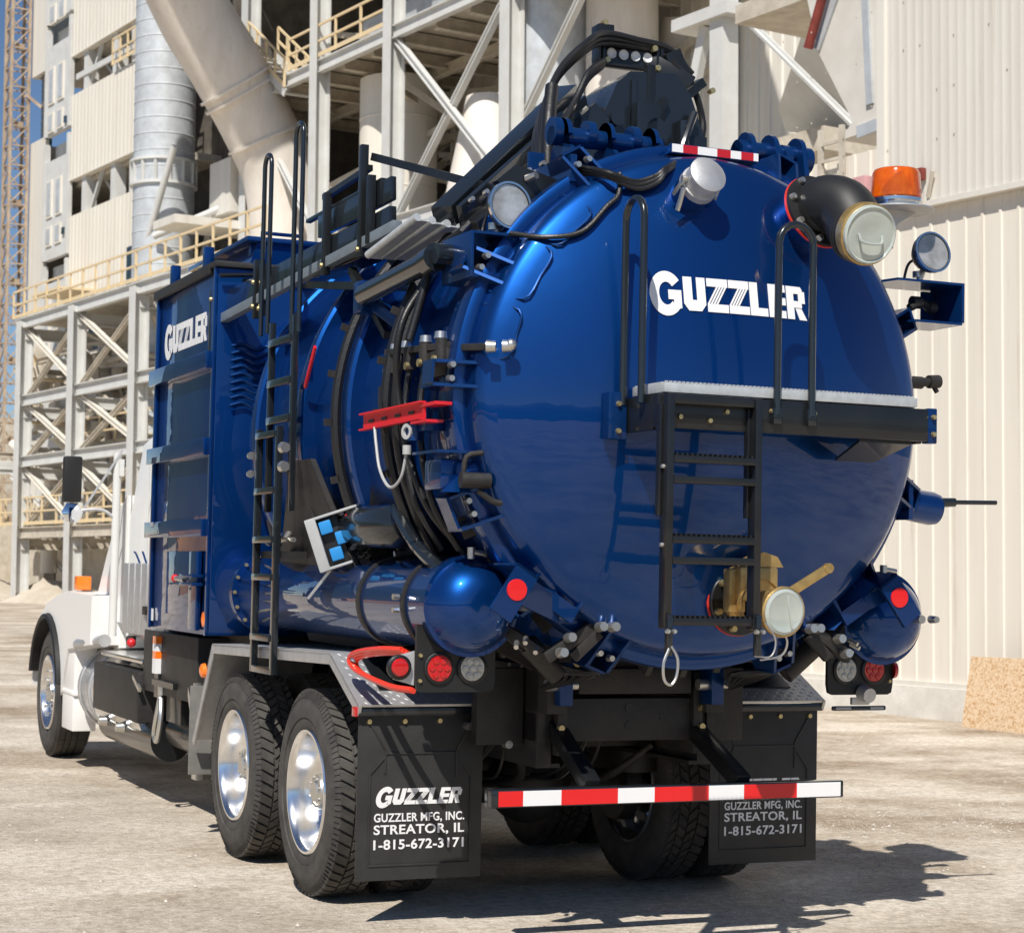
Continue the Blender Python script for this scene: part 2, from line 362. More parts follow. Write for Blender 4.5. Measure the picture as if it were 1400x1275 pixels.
# ---- wheels
def tyre_mb(w, rad, drive):
    mb = MB(); ro = rad-.012
    prof = [(w-.03, .30), (w-.012, .315), (w-.0, .36), (w+.004, .42), (w-.008, .475), (w-.022, ro-.012), (w-.036, ro), (.036, ro), (.022, ro-.012), (.008, .475), (.009, .462), (.0, .452), (-.004, .42), (-.003, .375), (.004, .372), (.0, .355), (.010, .325), (.014, .318), (.03, .30)]
    k = rad/.52; prof = [(t, r*k if r < ro-.02 else r) for t, r in prof]
    mb.lathe((0, 0, 0), (1, 0, 0), prof, 72)
    N = 54 if drive else 64
    rows = [(.026, .094, .0), (.104, .150, .5), (.160, .206, 0.), (.216, w-.026, .5)] if drive else [(.03, .085, 0), (.095, .135, 0), (.145, .19, 0), (.2, w-.03, 0)]
    for x0, x1, ph in rows:
        for i in range(N):
            c = 2*math.pi*(i+ph)/N; d = 2*math.pi/N*(.36 if drive else .47); sk = .035 if drive else .01
            sg = 1 if ph else -1
            v = []
            for r in (ro-.008, rad+.001):
                for (x, a) in ((x0, c-d-sg*sk), (x1, c-d+sg*sk), (x1, c+d+sg*sk), (x0, c+d-sg*sk)):
                    v.append(mb.bm.verts.new((x, r*math.sin(a), r*math.cos(a))))
            for q in ((4, 5, 6, 7), (0, 1, 5, 4), (1, 2, 6, 5), (2, 3, 7, 6), (3, 0, 4, 7)): mb.face([v[j] for j in q])
    # shoulder lugs
    for i in range(N*2):
        a = 2*math.pi*i/(N*2); d = math.pi/(N*2)*.62
        for xs in ((.004, .034), (w-.004, w-.034)):
            mb.poly([(xs[0], (ro-.03)*math.sin(a-d), (ro-.03)*math.cos(a-d)), (xs[0], (ro-.03)*math.sin(a+d), (ro-.03)*math.cos(a+d)), (xs[1], (rad)*math.sin(a+d), rad*math.cos(a+d)), (xs[1], rad*math.sin(a-d), rad*math.cos(a-d))])
    return mb
def rim_mb(deep, w):
    mb = MB()
    if deep:
        prof = [(.012, .318), (.004, .312), (.004, .300), (.016, .290), (.035, .284), (.08, .277), (.125, .266), (.160, .248), (.185, .22), (.20, .18), (.205, .13), (.205, .0)]
    else:
        prof = [(.012, .322), (.0, .314), (.002, .302), (.016, .292), (.05, .285), (.075, .26), (.055, .19), (.045, .15), (.045, 0)]
    mb.lathe((0, 0, 0), (1, 0, 0), prof, 64)
    mb.lathe((0, 0, 0), (1, 0, 0), [(w-.012, .318), (w-.004, .305), (w-.03, .285), (w-.16, .272)], 48)
    fx = .205 if deep else .048
    for i in range(10):
        a = 2*math.pi*i/10
        mb.cyl((fx, .2*math.sin(a), .2*math.cos(a)), (fx-.045, .2*math.sin(a), .2*math.cos(a)), .017, .015, 6)
    return mb
def wheel(x, y, right, kind, deep):
    rad, w_ = (.52, .275) if kind == 'drive' else (.54, .31)
    k = (kind, deep)
    wt = bpy.data.objects.new('wheel', None); COL.objects.link(wt); wt.parent = T; wt.location = (x, y, rad); wt.empty_display_size = .1
    wt.rotation_euler = (R(random.uniform(0, 360)), 0, math.pi if right else 0)
    if right: wt.rotation_euler = (0, 0, math.pi)
    if k not in wheel.c:
        t = tyre_mb(w_, rad, kind == 'drive').build('tyre', 'rubber', wt, ang=50)
        rm = rim_mb(deep, w_).build('rim', 'chrome', wt)
        h = MB()
        hx = .205 if deep else .075
        h.lathe((0, 0, 0), (1, 0, 0), [(hx-.0, .118), (hx-.02, .116), (hx-.03, .098)]+([(hx-.13, .090), (hx-.142, .082), (hx-.146, .06), (hx-.155, .052), (hx-.155, 0)] if deep else [(hx-.06, .09), (hx-.07, .07), (hx-.07, 0)]), 32)
        for i in range(8):
            a = 2*math.pi*i/8; h.bolt((hx-(.142 if deep else .066), .07*math.sin(a), .075*math.cos(a)), (-1, 0, 0), .01, .012)
        hb = h.build('hub', 'steel', wt)
        wheel.c[k] = (t, rm, hb)
    else:
        for o in wheel.c[k]:
            c = o.copy(); COL.objects.link(c); c.parent = wt
    return wt
wheel.c = {}
for y in (0, 1.37):
    wheel(-1.225, y, False, 'drive', True); wheel(-.60-.275, y, False, 'drive', 'in' and True)
    wheel(1.225, y, True, 'drive', True); wheel(.60+.275, y, True, 'drive', True)
wheel(-1.19, 7.43, False, 'steer', False); wheel(1.19, 7.43, True, 'steer', False)

# ---- chassis
mb = MB()
for s in (-1, 1):
    x = .43*s
    mb.box((x-.04, -1.18, .74), (x+.04, 8.5, 1.0), .006)
    mb.box((x-.085*s, -1.18, .74), (x-.04*s, 8.5, .76)); mb.box((x-.085*s, -1.18, .98), (x-.04*s, 8.5, 1.0))
for y in (-.6, .7, 2.0, 3.5, 5.0, 6.5): mb.box((-.39, y, .78), (.39, y+.1, .96))
mb.build('frame_rail', 'chassis', T)
mb = MB()
for y in (0, 1.37):
    mb.cyl((-.85, y, .52), (.85, y, .52), .085, n=20); mb.sphere((0.02, y, .54), .23, 20, (1, .95, .95)); mb.cyl((0, y, .56), (0, y+.5, .6), .09, .06, 16)
    for s in (-1, 1):
        mb.cyl((.6*s, y, .52), (.52*s, y, .52), .20, .19, 28)
        mb.box((.50*s-.04, y-.16, .60), (.50*s+.04, y+.16, .72), .01)
        mb.cyl((.5*s, y-.30, .62), (.5*s, y-.30, .90), .12, n=20)
        mb.tube([(.30*s, y-.1, .55), (.25*s, y-.5, .62), (.38*s, y-.75, .80)], .022)
mb.cyl((-1.0, 7.43, .54), (1.0, 7.43, .54), .06)
mb.cyl((0, 1.9, .62), (0, 5.5, .8), .05)
mb.build('drive_axle', 'chassis', T)
mb = MB()                                # brake hoses and air lines in the dark behind the bumper
for i in range(9):
    x = random.uniform(-.6, .5); a = random.uniform(-.25, .25)
    mb.tube([(x, -.9, .98), (x+a*.5, -.75, .75+random.uniform(-.1, .1)), (x+a, -.5, .62), (x+a*1.6, -.2, .60)], random.choice((.008, .010, .014)), 6)
mb.build('air_line', 'hose', T)
mb = MB()
for p in ((-.62, -.95, 1.12), (-.66, -.95, 1.09), (-.62, -.95, 1.02), (-.71, -.9, .92), (-.55, -1.0, .84)): mb.cyl(p, V(*p)+V(0, -.05, 0), .02, n=8)
for i in range(10): mb.bolt((random.uniform(-.75, -.45), -1.0, random.uniform(.95, 1.3)), (0, -1, 0), .012, .03)
mb.build('pipe_fitting', 'steel', T)

# ---- rear cross member with hinge, cradle under the tank
mb = MB()
mb.box((-.335, -1.21, .865), (.335, -1.19, 1.065), .004); mb.box((-.335, -1.19, 1.045), (.335, -1.10, 1.065))
for s in (-1, 1):
    mb.box((.36*s-.025, -1.24, .80), (.36*s+.025, -.9, 1.19), .006)
    mb.box((.45*s-.02, -1.2, .86), (.45*s+.02, -.85, 1.2), .006)
    mb.box((.6*s-.12, -1.05, .84), (.6*s+.12, -.98, 1.2), .006)
mb.box((-.30, -1.28, 1.09), (.30, -1.02, 1.21), .01)
mb.build('cross_member', 'chassis', T)
mb = MB()
for z in (1.02, .935): mb.cyl((0, -1.2101, z), (0, -1.214, z), .021, n=14)
for x in (.17,):
    for z in (.99, .965): mb.cyl((x, -1.2101, z), (x, -1.213, z), .006, n=8)
mb.build('bolt_hole', 'hose', T)
mb = MB()
for s in (-1, 1):
    mb.box((.40*s-.035, -1.36, 1.04), (.40*s+.035, -1.24, 1.24), .012)
mb.build('hinge_lug', 'blueflat', T)
mb = MB()
for s in (-1, 1):
    mb.cyl((.40*s-.085, -1.31, 1.135), (.40*s-.036, -1.31, 1.135), .028, n=12); mb.cyl((.40*s+.036, -1.31, 1.135), (.40*s+.075, -1.31, 1.135), .022, n=12)
mb.build('hinge_pin', 'steel', T)
mb = MB()
for s in (-1, 1):
    for z in (1.02, .93): mb.bolt((.375*s, -1.24, z), (0, -1, 0), .02, .02)
for p in ((-.50, -1.4, 1.25), (-.36, -1.38, 1.24)): mb.bolt(p, (0, -1, .5), .02, .03)
mb.build('bolt', 'goldbolt', T)
mb = MB()
for s in (-1, 1):
    mb.bar((.365*s, -1.16, .93), (.39*s, -1.62, .70), .075, .075, .006)
mb.build('bumper_strut', 'black', T)
mb = MB(); mb.box((-.905, -1.68, .625), (.905, -1.60, .705), .008)
bump = mb.build('bumper_bar', 'slate', T)
segs = [(-.872, -.775, 0), (-.775, -.60, 1), (-.60, -.245, 0), (-.245, -.06, 1), (-.06, .225, 0), (.225, .42, 1), (.42, .70, 0), (.70, .892, 1)]
segs = [(-.872, -.755, 0), (-.755, -.57, 1), (-.57, -.29, 0), (-.29, -.105, 1), (-.105, .175, 0), (.175, .36, 1), (.36, .645, 0), (.645, .885, 1)]
for k in (0, 1):
    mb = MB()
    for a, b, c in segs:
        if c == k: mb.box((a, -1.684, .632), (b, -1.681, .698))
    mb.build('reflective_tape', ('redline', 'letter')[k], bump, label=('red', 'white')[k]+' bands of the reflective tape')

# ---- fenders, mud flaps
def sx(p, s): return (p[0]*s, p[1], p[2])
for s in (-1, 1):
    mb = MB(); prof = [(2.10, .60), (1.70, 1.185), (-.50, 1.235), (-.94, 1.015)]
    prev = None
    for y0, z0 in prof:
        pts = (y0, z0)
        if prev:
            (a, b), (c, d) = prev, pts
            for x0, x1, h in ((.62, 1.27, .012),):
                n = V(0, -(d-b), c-a).normalized()*h
                if n.z < 0: n = -n
                q = [V(x0*s, a, b), V(x1*s, a, b), V(x1*s, c, d), V(x0*s, c, d)]
                mb.prism(q, n)
            # rolled outer lip
            mb.bar((1.262*s, a, b-.018), (1.262*s, c, d-.018), .016, .055, .003)
        prev = pts
    fen = mb.build('fender', 'alu', T)
    mb = MB()                            # tread plate bumps on the rear slope and its border
    a, b, c, d = -.50, 1.235, -.94, 1.015
    ux = V(0, c-a, d-b); L = ux.length; ux.normalize(); nn = V(0, -(d-b), c-a).normalized(); nn = nn if nn.z > 0 else -nn
    nj, ni = 15, 20
    blk = MB(); q0, q1 = V(0, a, b)+nn*.0125, V(0, a, b)+ux*(L*.74)+nn*.0125
    blk.prism([q0+XD*.64*s, q0+XD*1.13*s, q1+XD*1.13*s, q1+XD*.64*s], nn*.006)
    for i in range(ni):
        for j in range(nj):
            if i < 16 and j < 11: continue
            cpt = V((.645+.60*(i+.5)/ni)*s, a, b)+ux*(L*(j+.5)/nj)+nn*.0122
            e = (XD+ux*(1 if (i+j) % 2 else -1)).normalized(); g = e.cross(nn)
            v = [mb.bm.verts.new(cpt+e*.014), mb.bm.verts.new(cpt+g*.0045), mb.bm.verts.new(cpt-e*.014), mb.bm.verts.new(cpt-g*.0045), mb.bm.verts.new(cpt+nn*.0022)]
            for k in range(4): mb.face([v[k], v[(k+1) % 4], v[4]])
    mb.build('tread_plate', 'alu', fen)
    blk.build('backing_plate', 'black', fen)
    mb = MB(); mb.box((1.10*s, 1.75, .35), (1.13*s, 2.18, .95), .004) ; mb.box((.95*s, 2.18, .38), (1.27*s, 2.20, .92), .004)
    mb.build('splash_guard', 'dullgrey', fen)
    mb = MB(); mb.lathe((1.27*s, 1.86, 1.03), (s, 0, 0), [(0, .045), (.02, .04), (.03, .02), (.03, 0)], 16); mb.build('side_marker', 'orange', fen)
    # mud flap
    x0, x1, y0 = .622, 1.252, -.90
    A, B = (-x1, -x0) if s < 0 else (x0, x1)
    zb, zt = .205, 1.0
    mb = MB(); mb.box((A, y0, zb), (B, y0+.012, zt-.02), .003)
    cx = (A+B)/2
    for p, q in (((A+.045, .955), (A+.135, .81)), ((A+.135, .81), (A+.135, .70)), ((B-.045, .955), (B-.135, .81)), ((B-.135, .81), (B-.135, .68)), ((A+.135, .795), (B-.135, .795)), ((A+.06, .275), (B-.06, .275)), ((A+.06, .275), (A+.06, .70)), ((B-.06, .275), (B-.06, .68)), ((A+.06, .70), (A+.135, .78)), ((B-.06, .68), (B-.135, .78))):
        mb.bar((p[0], y0-.001, p[1]), (q[0], y0-.001, q[1]), .010, .008, .002)
    fl = mb.build('mud_flap', 'flap', T)
    mb = MB(); mb.box((A-.015, y0-.035, zt-.028), (B+.01, y0+.03, zt+.012), .008); mb.build('flap_hanger', 'slate', fl)
    mb = MB()
    for k in range(4): mb.bolt((A+.05+(B-A-.1)*k/3, y0, .945), (0, -1, 0), .0145, .012)
    mb.build('bolt', 'goldbolt', fl)
    if s < 0:
        mb = MB(); mb.box((A-.03, y0-.03, zt-.03), (A-.016, y0+.02, zt+.015), .003); mb.build('end_reflector', 'redlens', fl)
    rx = Matrix.Rotation(R(90), 4, 'X')
    for txt, zz, sz in (('GUZZLER MFG, INC.', .478, .054), ('STREATOR, IL', .420, .060), ('1-815-672-3171', .350, .062)):
        o = text_mesh('lettering', txt, sz, 'letter', fl, rx, .0008, .022, 1.06)
        wd = max(v.co.x for v in o.data.vertices)-min(v.co.x for v in o.data.vertices); mn = min(v.co.x for v in o.data.vertices)
        for v in o.data.vertices: v.co = V(A+.085+(v.co.x-mn)*(.455/wd), v.co.y+y0-.0025, v.co.z+zz)
    logo('word_mark', 'letter', fl, lambda a, t: V(A+.085+a*.43+t*.02, y0-.0018, .556+t*.075), .0015)

# ---- the tank barrel with its stiffening rings
mb = MB(); mb.lathe((0, 1.9, TZ), (0, -1, 0), [(0, 1.0), (.12, 1.06), (.35, TR), (3.60, TR), (3.62, 1.10)], 128)
tank = mb.build('tank_barrel', 'blue', T, ang=30)
for yy, rr in ((1.25, 1.19), (.35, 1.205), (-.42, 1.205), (-1.15, 1.205)):
    mb = MB(); mb.lathe((0, yy+.05, TZ), (0, -1, 0), [(0, TR), (0, rr-.02), (.012, rr-.004), (.03, rr), (.07, rr), (.088, rr-.004), (.1, rr-.02), (.1, TR)], 128)
    mb.build('stiffening_ring', 'blue', tank, ang=30)
mb = MB()                                # hoses strapped along the rings
for yy in (-.36, -1.09, -1.22):
    mb.tube([pol(1.225, a, yy) for a in range(136, 240, 6)], .027 if yy > -1.2 else .02, 8, 3)
mb.tube([pol(1.23, 150, -1.3), pol(1.3, 165, -1.36), pol(1.25, 180, -1.33), pol(1.25, 200, -1.45), pol(1.2, 215, -1.5)], .018)
mb.tube([pol(1.23, 140, -1.25), pol(1.29, 150, -1.4), pol(1.26, 168, -1.4)], .02)
mb.build('hydraulic_hose', 'hose', tank)
mb = MB()
for a in (150, 160, 171, 182, 195): 
    for yy in (-.36, -1.09): mb.bar(pol(1.25, a-.8, yy), pol(1.25, a+.8, yy), .07, .014)
mb.build('hose_clamp', 'chassis', tank)
# cradle and sub-frame below
mb = MB()
for yy in (1.3, .35, -.42, -1.15):
    mb.prism([pol(1.125, 198, yy), pol(1.19, 205, yy), V(-.95, yy, 1.42), V(-.5, yy, 1.2), V(.5, yy, 1.2), V(.95, yy, 1.42), pol(1.19, 335, yy), pol(1.125, 342, yy)]+[pol(1.125, a, yy) for a in range(330, 205, -12)], (0, -.05, 0))
for s in (-1, 1):
    mb.box((.42*s-.05, -1.3, 1.0), (.42*s+.05, 4.2, 1.22), .006)
    mb.prism([V(s*1.10, .75, 2.05), V(s*1.12, .35, 2.05), V(s*1.14, -.05, 1.72), V(s*1.1, -.3, 1.55), V(s*.9, -.3, 1.25), V(s*.9, .9, 1.25), V(s*1.08, .9, 1.7)], (s*.03, 0, 0))
mb.build('tank_cradle', 'chassis', T)
mb = MB(); mb.lathe((0, -1.35, TZ), (0, -1, 0), [(0, 1.05), (0, 1.10), (.4, 1.10)], 64)
for a in range(200, 345, 9): mb.bar(pol(1.07, a, -1.72), pol(1.2, a, -1.62), .03, .1)
mb.build('hoist_frame', 'chassis', T)

# ---- rear door: flange ring, dished head, clamps
mb = MB(); mb.lathe((0, -1.60, TZ), (0, -1, 0), [(0, TR), (0, 1.155), (.015, 1.17), (.075, 1.17), (.09, 1.16), (.09, 1.15), (.125, 1.15), (.125, 1.18), (.135, 1.19), (.205, 1.19), (.225, 1.184), (.235, 1.165), (.238, 1.14), (.23, 1.10)], 160)
mb.build('door_flange', 'blue', T, ang=30)
HD, RS, YA, RC = .24, 2.55, -2.20, 1.08
def dome_y(x, z):
    r = math.hypot(x, z-TZ); r = min(r, RC)
    return YA+(RS-math.sqrt(RS*RS-r*r))
def dome_n(x, z):
    r = V(x, 0, z-TZ); return (V(x, -math.sqrt(max(.01, RS*RS-r.length_squared)), z-TZ)).normalized()
def dome_p(x, z, off=0.): return V(x, dome_y(x, z), z)+dome_n(x, z)*off
prof = [(-2.25-YF, 0)]
mb = MB(); pr_ = []
for i in range(0, 22):
    r = RC*i/21; pr_.append((-(YA+(RS-math.sqrt(RS*RS-r*r))), r))
y0 = pr_[-1][0]
pr_ += [(y0-.014, 1.098), (y0-.036, 1.115), (y0-.07, 1.124), (1.825, 1.126)]
mb.lathe((0, 0, TZ), (0, -1, 0), pr_, 160)
door = mb.build('rear_door', 'blue', T, ang=60)
def dome_logo(a, t): 
    x = -.405+a*.785; z = 2.800+t*.150
    return dome_p(x, z, .003)
logo('word_mark', 'letter', door, dome_logo, .003)
mb = MB()
for a in (22, 45, 68, 120, 152, 176, 204, 226, 248, 292, 318, 342):
    e = V(math.cos(R(a)), 0, math.sin(R(a))); t = V(-math.sin(R(a)), 0, math.cos(R(a))); c = V(0, 0, TZ)+e*1.17
    big = .12 if a in (204, 318) else .085
    for k in (-1, 1): mb.prism([c+t*big*k*.6+V(0, -1.62, 0), c+t*big*k*.6+e*.10+V(0, -1.66, 0), c+t*big*k*.6+e*.10+V(0, -1.82, 0), c+t*big*k*.6-e*.06+V(0, -1.93, 0)], t*.014)
    mb.prism([c-t*big*.6+e*.09+V(0, -1.67, 0), c+t*big*.6+e*.09+V(0, -1.67, 0), c+t*big*.6+e*.10+V(0, -1.81, 0), c-t*big*.6+e*.10+V(0, -1.81, 0)], e*.012)
mb.build('door_clamp', 'blueflat', T)
mb = MB()
for a in (120, 152, 176, 204, 226, 248, 292, 318):
    for k in (-1, 1):
        c = pol(1.21, a, -1.84)+V(-math.sin(R(a)), 0, math.cos(R(a)))*.03*k
        mb.cyl(c, c+V(0, -.035, 0), .017, .013, 10)
mb.build('clamp_bolt', 'steel', T)
# thin pressed frames around the clamp pockets on the left
mb = MB()
for a0, a1 in ((128, 141), (143, 157), (160, 172)):
    rr = 1.02
    pts = [pol(1.13, a0, -1.86), pol(rr, a0, dome_y(rr*math.cos(R(a0)), TZ+rr*math.sin(R(a0)))-.012), pol(rr-.02, (a0+a1)/2, dome_y(rr*math.cos(R(a0)), TZ+rr*math.sin(R(a0)))-.016), pol(rr, a1, dome_y(rr*math.cos(R(a1)), TZ+rr*math.sin(R(a1)))-.012), pol(1.13, a1, -1.86)]
    mb.tube(pts, .0055, 6, 4)
mb.build('clamp_guard', 'blueflat', T)
# ---- rear platform, hand rails and folding ladder
YP, XL, XR = -2.47, -.535, .80
mb = MB()
mb.box((XL, YP-.004, 2.262), (XR, YP+.045, 2.405), .006)                     # rear beam
mb.box((XL-.0, YP+.045, 2.255), (XL+.03, -2.13, 2.40), .004)                  # left side member
mb.box((XR-.03, YP+.045, 2.255), (XR, -2.09, 2.40), .004)
mb.prism([V(XR-.32, YP+.05, 2.262), V(XR-.05, YP+.05, 2.262), V(XR-.1, -2.2, 2.19), V(XR-.3, -2.2, 2.19)], (0, 0, -.012))
mb.box((XL+.03, YP+.05, 2.30), (XR-.03, -2.16, 2.32))
plat = mb.build('platform_frame', 'black', T)
mb = MB(); mb.box((XL-.09, -2.2, 2.225), (XL-.004, -2.14, 2.425), .006); mb.box((XR+.002, YP, 2.255), (XR+.05, YP+.05, 2.41), .006)
mb.build('mounting_plate', 'blueflat', plat)
mb = MB(); mb.box((XL+.03, YP+.0, 2.41), (XR-.055, YP+.29, 2.450), .003)
n = 62
for i in range(n):
    x = XL+.035+(XR-XL-.1)*i/n; mb.box((x, YP, 2.4495), (x+.011, YP+.012, 2.457))
    if i % 2 == 0: mb.box((x, YP+.03, 2.4495), (x+.006, YP+.28, 2.455))
mb.build('grating', 'galv', plat)
mb = MB()
for p in ((XL+.10, 2.385), (XL+.24, 2.385), (XL+.10, 2.31), (XL+.24, 2.30), (XL-.045, 2.375), (XL-.045, 2.26), (.005, 2.355), (.21, 2.355), (XR+.025, 2.37), (XR+.025, 2.295), (XL+.32, 2.34)):
    mb.bolt((p[0], (YP-.004) if p[0] > XL else -2.2, p[1]), (0, -1, 0), .0125, .014)
mb.build('bolt', 'goldbolt', plat)
def hoop(a, b, z0, z1, r, sw=7):
    a, b = Vector(a), Vector(b); m = (a+b)/2; h = (b-a).length/2; d = (b-a).normalized()
    pts = [a+V(0, 0, z0)]+[m-d*h*math.cos(math.pi*k/8)+V(0, 0, z1-h+h*math.sin(math.pi*k/8)) for k in range(9)]+[b+V(0, 0, z0)]
    return pts
mb = MB(); mb.tube(hoop((XL-.02, -2.19, 0), (XL-.02, -2.36, 0), 2.37, 3.24, .016), .0165, 10, 0); mb.build('hand_rail', 'slate', plat)
mb = MB(); mb.tube(hoop((.02, YP-.02, 0), (.19, YP-.02, 0), 2.34, 3.155, .016), .0165, 10, 0)
for x in (.02, .19): mb.box((x-.02, YP-.03, 2.30), (x+.02, YP-.006, 2.37), .003)
mb.build('hand_rail', 'slate', plat)
# ladder hanging from the beam
mb = MB(); yl = YP-.035
for x in (-.505, -.09):
    mb.box((x-.016, yl-.03, 2.37-.93), (x+.016, yl+.03, 2.40), .004)
    mb.box((x-.03, yl+.012, 1.9), (x-.016, yl+.045, 2.36), .002)
mb.box((-.505, yl-.02, 2.36), (-.09, yl+.03, 2.40), .004)
lad = mb.build('rear_ladder', 'black', T)
mb = MB()
for z in (2.14, 2.055, 1.81, 1.725, 1.475):
    mb.box((-.489, yl-.032, z-.022), (-.106, yl+.032, z+.008), .003)
    if z in (2.14, 1.81, 1.475):
        for i in range(16): mb.box((-.48+i*.0235, yl-.032, z+.007), (-.472+i*.0235, yl+.03, z+.018))
mb.build('rung', 'black', lad)
mb = MB()
for x in (-.505, -.09): mb.box((x-.012, yl-.05, 1.33), (x+.012, yl-.02, 1.50), .003)
mb.build('latch_strap', 'slate', lad)
mb = MB()
for x in (-.52, -.49, -.105, -.075): mb.bolt((x, yl-.05, 1.43), (0, -1, 0), .011, .015)
for z in (2.10, 1.78): mb.bolt((-.521, yl, z), (-1, 0, 0), .01, .012)
mb.build('bolt', 'steel', lad)
mb = MB(); mb.tube([(-.51, yl-.05, 1.36), (-.54, yl-.06, 1.30), (-.535, yl-.06, 1.235), (-.505, yl-.06, 1.215), (-.48, yl-.06, 1.25), (-.475, yl-.06, 1.32), (-.50, yl-.05, 1.37)], .006, 8, 6)
mb.tube([(-.05, yl-.03, 1.47), (.0, yl-.03, 1.40), (-.02, yl-.03, 1.33), (-.10, yl-.03, 1.33)], .004, 6, 6)
mb.build('cable_loop', 'steel', lad)

# ---- fittings on the door
def flange_pipe(name, mname, c, n, prof, seg=40): mb = MB(); mb.lathe(c, n, prof, seg); return mb.build(name, mname, T)
# small capped nozzle
c = dome_p(-.165, 3.33, 0); n = (dome_n(-.165, 3.33)+V(.10, -.25, .12)).normalized()
noz = MB().lathe(c-n*.05, n, [(0, .085), (.12, .085), (.125, .07)], 32).build('vent_nozzle', 'blue', T)
cap_ = MB().lathe(c+n*.075, n, [(0, .07), (.0, .088), (.03, .088), (.032, .08), (.085, .08), (.09, .086), (.105, .086), (.115, .07), (.117, 0)], 40).build('vent_cap', 'alu', noz)
mb = MB(); t_ = n.cross(V(0, 0, 1)).normalized()
for k in (-1, 1): mb.bar(c+n*.13+t_*.09*k, c+n*.05+t_*.105*k-V(0, 0, .03), .012, .02, .003); mb.bolt(c+n*.13+t_*.085*k, t_*k, .014, .02)
mb.bar(c+n*.10+t_*.09-V(0, .02, .03), c+n*.06+t_*.1-V(0, .02, .11), .014, .02, .003)
mb.build('cam_lever', 'steel', noz)
# big rubber elbow with clear cap
ec = V(.56, dome_y(.5, 3.25)-.0, 3.33)
ec = V(.455, -2.10, 3.305); en = V(.14, -.93, .34).normalized()
nz = MB().lathe(ec-en*.30, en, [(0, .145), (.298, .145)], 40).build('suction_nozzle', 'blue', T)
MB().lathe(ec-en*.012, en, [(0, .0), (0, .178), (.011, .178), (.011, 0)], 48).build('gasket', 'redhose', nz)
MB().lathe(ec, en, [(0, 0), (0, .175), (.016, .175), (.018, .15), (.018, 0)], 48).build('flange_plate', 'plastic', nz)
p0 = ec+en*.015; cc = V(.505, -2.44, 3.155); cn = V(-.03, -.965, -.26).normalized()
mb = MB(); pts = [p0, p0+en*.06, (p0+en*.12+cc-cn*.16)/2+V(.005, -.01, .02), cc-cn*.09, cc]
mb.tube(pts, .13, 32, 8); 
for k in (.09, .11): mb.lathe(cc-cn*k, cn, [(0, .128), (.004, .135), (.009, .128)], 32)
mb.build('rubber_elbow', 'plastic', nz)
MB().lathe(cc-cn*.055, cn, [(0, .129), (0, .137), (.04, .139), (.05, .137), (.055, .129), (.055, .118)], 40).build('band_clamp', 'brass', nz)
MB().lathe(cc, cn, [(-.01, .131), (.012, .128), (.018, .120), (.010, .112), (.013, .08), (.006, .05), (.006, 0)], 40).build('clear_end_cap', 'capglass', nz)
mb = MB(); tx_ = V(1, 0, 0); mb.tube([cc+cn*.012-tx_*.06-V(0, 0, .0), cc+cn*.024-tx_*.045-V(0, 0, .035), cc+cn*.024+tx_*.045-V(0, 0, .035), cc+cn*.012+tx_*.06+V(0, 0, .0)], .006, 6, 5); mb.build('cap_handle', 'capglass', nz)
mb = MB()
for k in range(8):
    a = 2*math.pi*k/8+.3; x, y = frame(en); mb.bolt(ec+en*.016+(x*math.cos(a)+y*math.sin(a))*.155, en, .017, .02)
mb.build('bolt', 'steel', nz)
# drain valve in brass with handle and clear cap
vc = dome_p(.10, 1.545, 0)
vf = MB().lathe(vc+V(0, .02, 0), (0, -1, 0), [(0, .15), (.05, .15), (.055, .145), (.055, 0)], 40).build('drain_flange', 'black', T)
MB().lathe(vc+V(0, -.0, 0), (0, -1, 0), [(0, .153), (.012, .153), (.012, .14)], 40).build('gasket', 'redhose', vf)
mb = MB(); v2 = vc+V(0, -.06, 0)
mb.lathe(v2, (0, -1, 0), [(0, .10), (.03, .105), (.04, .085), (.10, .085), (.11, .10), (.15, .10)], 32)
mb.box((v2.x-.10, v2.y-.14, 1.55), (v2.x+.09, v2.y-.03, 1.70), .015); mb.prism([V(v2.x-.07, v2.y-.13, 1.70), V(v2.x+.12, v2.y-.13, 1.70), V(v2.x+.09, v2.y-.13, 1.745), V(v2.x+.02, v2.y-.13, 1.765), V(v2.x-.06, v2.y-.13, 1.73)], (0, .07, 0))
mb.box((v2.x-.13, v2.y-.10, 1.5), (v2.x-.05, v2.y-.04, 1.69), .01)
mb.build('gate_valve', 'brass', vf)
vcap = V(.075, -2.47, 1.512); cn2 = V(.06, -.98, -.06).normalized()
mb = MB(); mb.lathe(vcap-cn2*.13, cn2, [(0, .08), (.06, .085), (.10, .10), (.12, .108), (.135, .108), (.14, .10)], 36)
mb.build('valve_outlet', 'brass', vf)
mb = MB(); mb.lathe(vcap, cn2, [(0, .098), (.012, .098), (.02, .085), (.016, .07), (.016, 0)], 36); mb.bar(vcap+cn2*.018+V(.01, 0, .07), vcap+cn2*.018+V(.035, 0, -.07), .008, .008, .002); mb.build('clear_end_cap', 'capglass', vf)
mb = MB(); h0, h1 = V(.12, -2.44, 1.59), V(.315, -2.44, 1.70)
mb.bar(h0, h1, .018, .042, .006); mb.cyl(h1+V(0, -.012, 0), h1+V(0, .012, 0), .022, n=16); mb.build('valve_handle', 'brass', vf)
mb = MB()
for a in (20, 140, 200, 250, 300): mb.bolt(vc+V(.125*math.cos(R(a)), -.035, .125*math.sin(R(a))), (0, -1, 0), .017, .024)
mb.build('bolt', 'goldbolt', vf)
mb = MB(); mb.tube([V(.03, -2.45, 1.46), V(.10, -2.46, 1.40), V(.09, -2.44, 1.33), V(-.02, -2.45, 1.31)], .005, 6); mb.build('tether', 'steel', vf)
